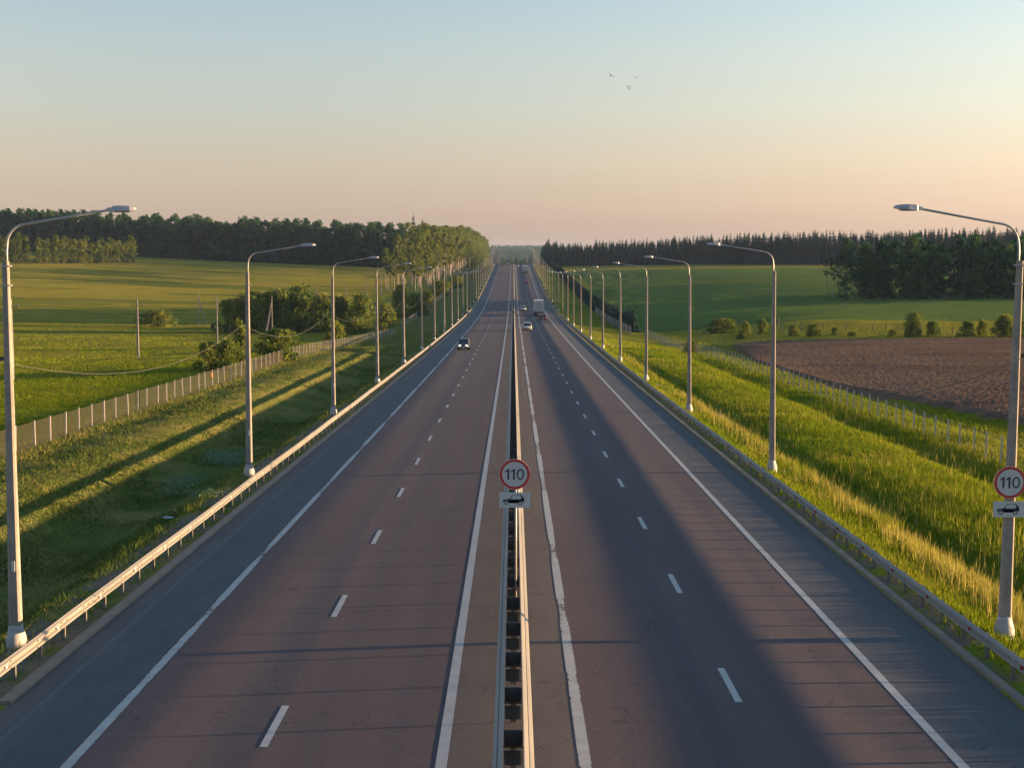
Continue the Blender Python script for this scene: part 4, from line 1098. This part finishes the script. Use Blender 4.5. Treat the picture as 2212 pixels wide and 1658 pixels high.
wire_fence(-27.3, 40, 345, 2.95, 1.62, 'long wire mesh fence with metal posts along the left field, near part', M['wire'], (445, 818, 134.3))
wire_fence(-28.2, 372, 1000, 4.0, 1.7, 'pale distant stretch of mesh fence climbing toward the birches on the left', M['wire_far'])
wire_fence(27.5, 60, 312, 2.6, 1.62, 'long wire mesh fence with metal posts beside the ploughed field on the right', M['wire'])
wire_fence(24.2, 306, 440, 3.0, 1.9, 'short stretch of mesh fence in front of the dark spruce hedge on the right', M['wire_far'])


def stock_fence():
    f = empty('stock_fence', tuple(hit(1400, 716))); tag(f, 'low sparse fence of dark posts and two wires across the right yellow strip', 'fence'); o0 = f.location.copy()
    pxs = [1430, 1470, 1530, 1590, 1650, 1686, 1730, 1778, 1826, 1885, 1914, 1940, 1990, 2058, 2100, 2150, 2200, 2260]; P = []
    a = hit(1400, 715); b = hit(2212, 726)
    me = MB().box(-.07, .07, -.07, .07, -.2, 1.45).mesh('fence_post', M['oldwood'])
    for px in pxs:
        t = (px - 1400) / 812; y = a.y + (b.y - a.y) * t; x = (px - 1109) / 3220 * y * 1.0; z = h1(x, y); P.append(Vector((x, y, z)))
        o = link('fence_post', me, f); o.location = P[-1] - o0; o.rotation_euler = (0, random.uniform(-.06, .06) + (.3 if px == 1826 else 0), 0)
    for k, hz in enumerate((1.3, .8)):
        m_ = MB(); m_.tube([tuple(p - o0 + Vector((0, 0, hz))) for p in P], .03, 4); m_.build('fence_wire', M['oldwood'], f)


stock_fence()

# ------------------------------------------------------------------ rural power line poles
def power_poles():
    def pole(x, y, hgt, struts, label, arm_=True):
        z = h1(x, y); r_ = empty('utility_pole', (x, y, z)); tag(r_, label, 'utility pole', 'concrete utility poles in the left fields')
        MB().rings([[(-a, -a, zz), (a, -a, zz), (a, a, zz), (-a, a, zz)] for zz, a in ((-.3, .15), (hgt, .09))]).build('post', M['pole'], r_)
        for dx, dy in struts:
            MB().rings([[(dx * (1 - t) - a, dy * (1 - t) - a, zz), (dx * (1 - t) + a, dy * (1 - t) - a, zz), (dx * (1 - t) + a, dy * (1 - t) + a, zz), (dx * (1 - t) - a, dy * (1 - t) + a, zz)] for t, zz, a in ((0, -.4, .14), (.97, hgt * .86, .10))]).build('strut', M['pole'], r_)
        MB().tube([(0, 0, hgt - .1), (0, 0, hgt + .45)], .03, 5).build('top_pin', M['iron'], r_)
        if arm_:
            c = MB().box(-.85, .85, -.04, .04, hgt - .95, hgt - .87).build('crossarm', M['iron'], r_)
            for q in (-.8, .8): MB().lathe([(hgt - .87, .03), (hgt - .8, .06), (hgt - .62, .06), (hgt - .55, .03)], 8, (q, 0)).build('insulator', M['ceramic'], c)
        return Vector((x, y, z + hgt + .4))
    T = []
    T.append(pole(-55.6, 165, 9.0, [], 'slim concrete utility pole standing right behind the nearest left lamp'))
    T.append(pole(-57.0, 226, 8.8, [], 'concrete utility pole with crossarm alone in the open left field'))
    T.append(pole(-56.5, 284, 8.9, [], 'concrete utility pole at the left end of the bush thicket'))
    T.append(pole(-57, 352, 9.0, [(-1.7, -1.0), (-1.2, -2.0)], 'utility pole propped by two leaning struts in front of the thicket', False))
    T.append(pole(-57.3, 434, 9.0, [(-1.5, 0)], 'utility pole whose top shows above the thicket'))
    T.append(pole(-57, 507, 8.6, [], 'faint utility pole right of the third left lamp'))
    T.append(pole(-55.8, 567, 8.6, [], 'faint utility pole left of the fourth left lamp'))
    T.append(pole(-54, 610, 8.8, [], 'faint utility pole right of the fourth left lamp'))
    T.append(pole(-55.6, 698, 9.0, [], 'farthest utility pole near the birch belt'))
    pole(-90, 426, 9.0, [(2.3, -.5)], 'utility pole with one leaning strut beyond the valley in the left field', False)


power_poles()

# ------------------------------------------------------------------ vehicles
def wheel(par, x, y, r_=.33, w=.21):
    s = 1 if x > 0 else -1
    t = MB(); t.tube([(x - s * w, y, r_), (x, y, r_)], r_, 16); o = t.build('wheel', M['tyre'], par)
    h_ = MB(); h_.tube([(x - s * .01, y, r_), (x + s * .012, y, r_)], r_ * .62, 12); h_.build('rim', M['alloy'], o); return o


def car(paint_, L=4.5, Wd=1.76, Ht=1.48, kind='hatch', lit=False, name='car'):
    """faces +Y; foot of the wheels at z = 0"""
    r_ = empty(name); w = Wd / 2; b = L / 2; belt = .60 * Ht + .05
    # lower body, lofted along its length: (y, halfwidth, z underside, z shoulder)
    hood = belt - .02; st_ = [(-b, w * .86, .42, belt - .14), (-b + .06, w * .93, .30, belt - .03), (-b + .5, w * .985, .22, belt + .02), (-.6, w, .20, belt), (.6, w, .20, belt - .01), (b - 1.0, w * .985, .21, hood - .03), (b - .35, w * .95, .22, hood - .14), (b - .05, w * .86, .28, hood - .26), (b, w * .78, .38, hood - .36)]
    if kind == 'sedan': st_[0] = (-b, w * .86, .42, belt - .08)
    rs = []
    for y, hw, z0, z1 in st_:
        zm = z0 + (z1 - z0) * .55
        rs.append([(-hw * .86, y, z0), (hw * .86, y, z0), (hw, y, z0 + .12), (hw * 1.0, y, zm), (hw * .965, y, z1 - .05), (hw * .88, y, z1), (-hw * .88, y, z1), (-hw * .965, y, z1 - .05), (-hw * 1.0, y, zm), (-hw, y, z0 + .12)])
    body = MB().rings(rs).build('body', M[paint_], r_, True, 0)
    rear = -b + (.25 if kind == 'hatch' else .75)
    cab = [(rear, w * .86, belt), (rear + (.38 if kind != 'hatch' else .22), w * .74, Ht - .10), (rear + .75, w * .70, Ht - .01), (-.1, w * .71, Ht), (.35, w * .70, Ht - .05), (b - 1.15, w * .84, belt - .02)]
    # glasshouse as glass, roof and pillars in paint just proud of it
    gr = []
    for y, hw, z in cab:
        gr.append([(-w * .87, y, belt - .06), (w * .87, y, belt - .06), (hw, y, z - .03), (hw * .8, y, z), (-hw * .8, y, z), (-hw, y, z - .03)])
    MB().rings(gr).build('windows', M['glass'], r_)
    rf = MB(); rr = [(y, hw, z) for y, hw, z in cab[1:5]]
    rf.rings([[(-hw * 1.01, y, z - .05), (hw * 1.01, y, z - .05), (hw * .82, y, z + .012), (-hw * .82, y, z + .012)] for y, hw, z in rr])
    for s in (-1, 1):
        for ya, yb in ((cab[0], cab[1]), (cab[5], cab[4])):
            rf.tube([(s * ya[1] * .99, ya[0], ya[2] - .03), (s * yb[1] * 1.0, yb[0], yb[2] - .02)], .045, 5)
        rf.tube([(s * w * .885, -.25, belt - .05), (s * w * .715, -.25, Ht - .03)], .045, 5)
    rf.build('roof', M[paint_], r_)
    for x in (-w * .99, w * .99):
        for y in (-b + .78, b - .82): wheel(r_, x, y)
        MB().box(x - .04 + (.10 if x > 0 else -.10), x + .04 + (.10 if x > 0 else -.10), b - 1.55, b - 1.42, belt + .0, belt + .14).build('mirror', M[paint_], r_, False, .02)
    for s in (-1, 1):
        h_ = MB(); h_.box(s * w * .52 - .17, s * w * .52 + .17, b - .16, b + .005, hood - .42, hood - .27); h_.build('headlight', M['head'] if lit else M['alloy'], r_, False, .02)
        t_ = MB(); t_.box(s * w * .74 - .13, s * w * .74 + .13, -b - .012, -b + .12, belt - .30, belt - .12); t_.build('tail_light', M['tail'], r_, False, .02)
    MB().box(-w * .84, w * .84, -b - .03, -b + .10, .30, .50).build('rear_bumper', M['plastic'], r_, False, .02)
    MB().box(-w * .70, w * .70, b - .12, b + .03, .26, .42).build('front_bumper', M['plastic'], r_, False, .02)
    MB().box(-.42, .42, b - .10, b + .006, hood - .44, hood - .30).build('grille', M['plastic'], r_)
    MB().box(-.26, .26, b + .02, b + .045, .37, .48).build('number_plate', M['plate'], r_)
    MB().box(-.26, .26, -b - .045, -b - .028, .50, .61).build('number_plate', M['plate'], r_)
    return r_


def truck(L=13.6, cabcol='car_white', oncoming=False, lit=False):
    r_ = empty('lorry'); w = 1.275; z0, z1 = 1.15, 4.0; b = L / 2
    MB().box(-w, w, -b, b, z0, z1).build('cargo_box', M['box'], r_, False, .03)
    MB().box(-w - .01, w + .01, -b - .03, -b - .002, z1 - .22, z1 + .02).build('top_valance', M['boxtop'], r_)
    d = MB(); d.box(-.03, .03, -b - .035, -b - .003, z0 + .05, z1 - .25)
    for x in (-.62, -.28, .28, .62): d.tube([(x, -b - .03, z0 + .05), (x, -b - .03, z1 - .25)], .022, 5)
    for x in (-w + .03, w - .06): d.box(x, x + .04, -b - .03, -b - .003, z0, z1 - .22)
    d.build('door_bars', M['chassis'], r_)
    MB().box(-.9, .9, -b + .1, b + 2.3, .75, z0 - .003).build('chassis', M['chassis'], r_)
    MB().box(-w, w, -b - .04, -b + .12, .50, .68).build('rear_bumper', M['chassis'], r_)
    MB().box(-.3, .3, -b - .06, -b - .042, .54, .66).build('number_plate', M['plate'], r_)
    for s in (-1, 1):
        MB().box(s * .95 - .2, s * .95 + .2, -b - .06, -b, .80, .96).build('tail_light', M['tail'], r_)
        MB().box(s * .95 - .17, s * .95 + .24, -b + .3, -b + .34, .15, .72).build('mud_flap', M['plastic'], r_)
        for y in (-b + 1.2, -b + 2.5, -b + 3.8, b - .6, b + 2.6): wheel(r_, s * 1.22, y, .5, .42)
    c0 = b + .5; cb = MB(); cb.rings([[(-1.22, c0, .7), (1.22, c0, .7), (1.22, c0, 3.5), (-1.22, c0, 3.5)], [(-1.22, c0 + 1.9, .7), (1.22, c0 + 1.9, .7), (1.22, c0 + 1.9, 3.2), (-1.22, c0 + 1.9, 3.2)], [(-1.18, c0 + 2.3, .55), (1.18, c0 + 2.3, .55), (1.15, c0 + 2.15, 2.9), (-1.15, c0 + 2.15, 2.9)]])
    cb.build('cab', M[cabcol], r_, False, .04)
    MB().add([(-1.08, c0 + 2.26, 1.75), (1.08, c0 + 2.26, 1.75), (1.05, c0 + 2.19, 2.75), (-1.05, c0 + 2.19, 2.75)], [(0, 1, 2, 3)]).build('windscreen', M['glass'], r_)
    for s in (-1, 1): MB().box(s * .9 - .18, s * .9 + .18, c0 + 2.2, c0 + 2.33, .75, .95).build('headlight', M['head' if lit else 'alloy'], r_)
    return r_


def vehicles():
    def place(o, px, py, Y, label, cat, oncoming=False, group=None, sink=0):
        p = hit(px, py, 60, 1100, True) if Y is None else Vector(((px - 1109) / 3220 * Y, Y, 0))
        L = 2.2; z = float(zr(p.y)) - .0145 * abs(p.x); dz = (float(zr(p.y + 3)) - float(zr(p.y - 3))) / 6
        o.location = (p.x, p.y + sink, z + .006 + dz * sink); o.rotation_euler = (math.atan(dz) * (-1 if oncoming else 1), 0, math.pi if oncoming else 0); tag(o, label, cat, group)
    place(car('car_black', 4.6, 1.72, 1.58, 'sedan', True), 1001, 757, None, 'black oncoming car with lit headlights in the outer left lane', 'car', True, None, 2.3)
    place(car('car_white', 4.4, 1.82, 1.60, 'hatch'), 1139, 715, None, 'white hatchback driving away, nearest car on the right carriageway', 'car', False, None, 2.2)
    place(car('car_silver', 4.5, 1.76, 1.50, 'sedan'), 1130, 672, None, 'pale silver car driving away in the inner lane left of the lorry', 'car', False, None, 2.2)
    place(car('car_maroon', 4.2, 1.70, 1.46, 'hatch'), 1173, 692.5, None, 'dark maroon hatchback following close behind the large lorry', 'car', False, None, 2.1)
    place(car('car_red', 4.2, 1.72, 1.48, 'hatch'), 1138, 613.5, None, 'small red car between the two lorries', 'car', False, None, 2.1)
    place(truck(), 1165, 683, None, 'large grey-white lorry with a box trailer in the right lane', 'lorry', False, 'lorries driving away', 6.8)
    place(truck(11.0), 1134, 591, None, 'distant white box lorry near the crest of the road', 'lorry', False, 'lorries driving away', 5.5)
    place(car('car_white', 4.4, 1.80, 1.6, 'hatch'), 1118.3, 577.5, None, 'tiny white car in the inner lane just below the crest', 'car', False, None, 2.2)
    place(car('car_grey', 5.0, 1.95, 2.1, 'hatch'), 1121, 0, 1030, 'tiny grey van passing over the crest', 'van')
    place(truck(11.0, 'car_grey', True, True), 1097.5, 0, 1085, 'dark distant lorry with one bright lamp coming over the crest', 'lorry', True)
    place(car('car_grey', 4.4, 1.75, 1.5, 'sedan'), 1085, 0, 1010, 'tiny dark car coming over the crest on the left carriageway', 'car', True)


vehicles()

# ------------------------------------------------------------------ birds, litter
def birds():
    for px, py, rz, rl, lab in ((1320, 164, .3, .5, 'tiny dark bird, leftmost in the sky'), (1376, 168, -.2, -.4, 'tiny dark bird, rightmost in the sky'), (1357, 188, .1, .2, 'tiny dark bird, upper of the close lower pair'), (1360, 193, 0, -.2, 'tiny dark bird, lower of the close lower pair')):
        r_ = empty('bird', tuple(at(px, py, 260))); tag(r_, lab, 'bird', 'birds in the sky'); k = 1.15; r_.rotation_euler = (0, rl, rz); r_.scale = (k, k, k)
        b = MB(); b.rings([[(rr_ * math.cos(a), y, rr_ * math.sin(a)) for a in [2 * math.pi * q / 8 for q in range(8)]] for y, rr_ in ((-.35, .01), (-.2, .05), (0, .08), (.15, .06), (.25, .045), (.32, .01))]).build('body', M['bird'], r_, True)
        for s in (-1, 1):
            MB().add([(0, .10, .02), (s * .25, .14, .20), (s * .62, 0, .12), (s * .28, -.08, .17), (0, -.08, .02), (0, .10, .045), (s * .25, .14, .225), (s * .62, 0, .125), (s * .28, -.08, .195), (0, -.08, .045)],
                     [(0, 1, 2, 3, 4), (9, 8, 7, 6, 5), (0, 5, 6, 1), (1, 6, 7, 2), (2, 7, 8, 3), (3, 8, 9, 4), (4, 9, 5, 0)]).build('wing', M['bird'], r_)


birds()
p = hit(366, 1122); o = MB().box(-.25, .25, -.1, .1, 0, .07).build('litter', M['white'], None, False, .02); o.location = (p.x, p.y, p.z + .04); o.rotation_euler = (0.1, .1, .3)
tag(o, 'small white scrap of litter lying in the left ditch', 'litter')

# ------------------------------------------------------------------ haze
hz, nt, out = mat('haze'); n = N(nt)
pv = nt.nodes.new('ShaderNodeVolumePrincipled'); pv.inputs['Color'].default_value = (0.45, 0.62, 0.98, 1); pv.inputs['Density'].default_value = 4.0e-5; pv.inputs['Anisotropy'].default_value = 0.0
nt.links.new(pv.outputs[0], out.inputs['Volume'])
o = MB().box(-2600, 2600, -80, 6700, -60, 62).build('haze', hz); tag(o, 'faint evening haze over the fields and the far ridge', None, None, 'stuff')
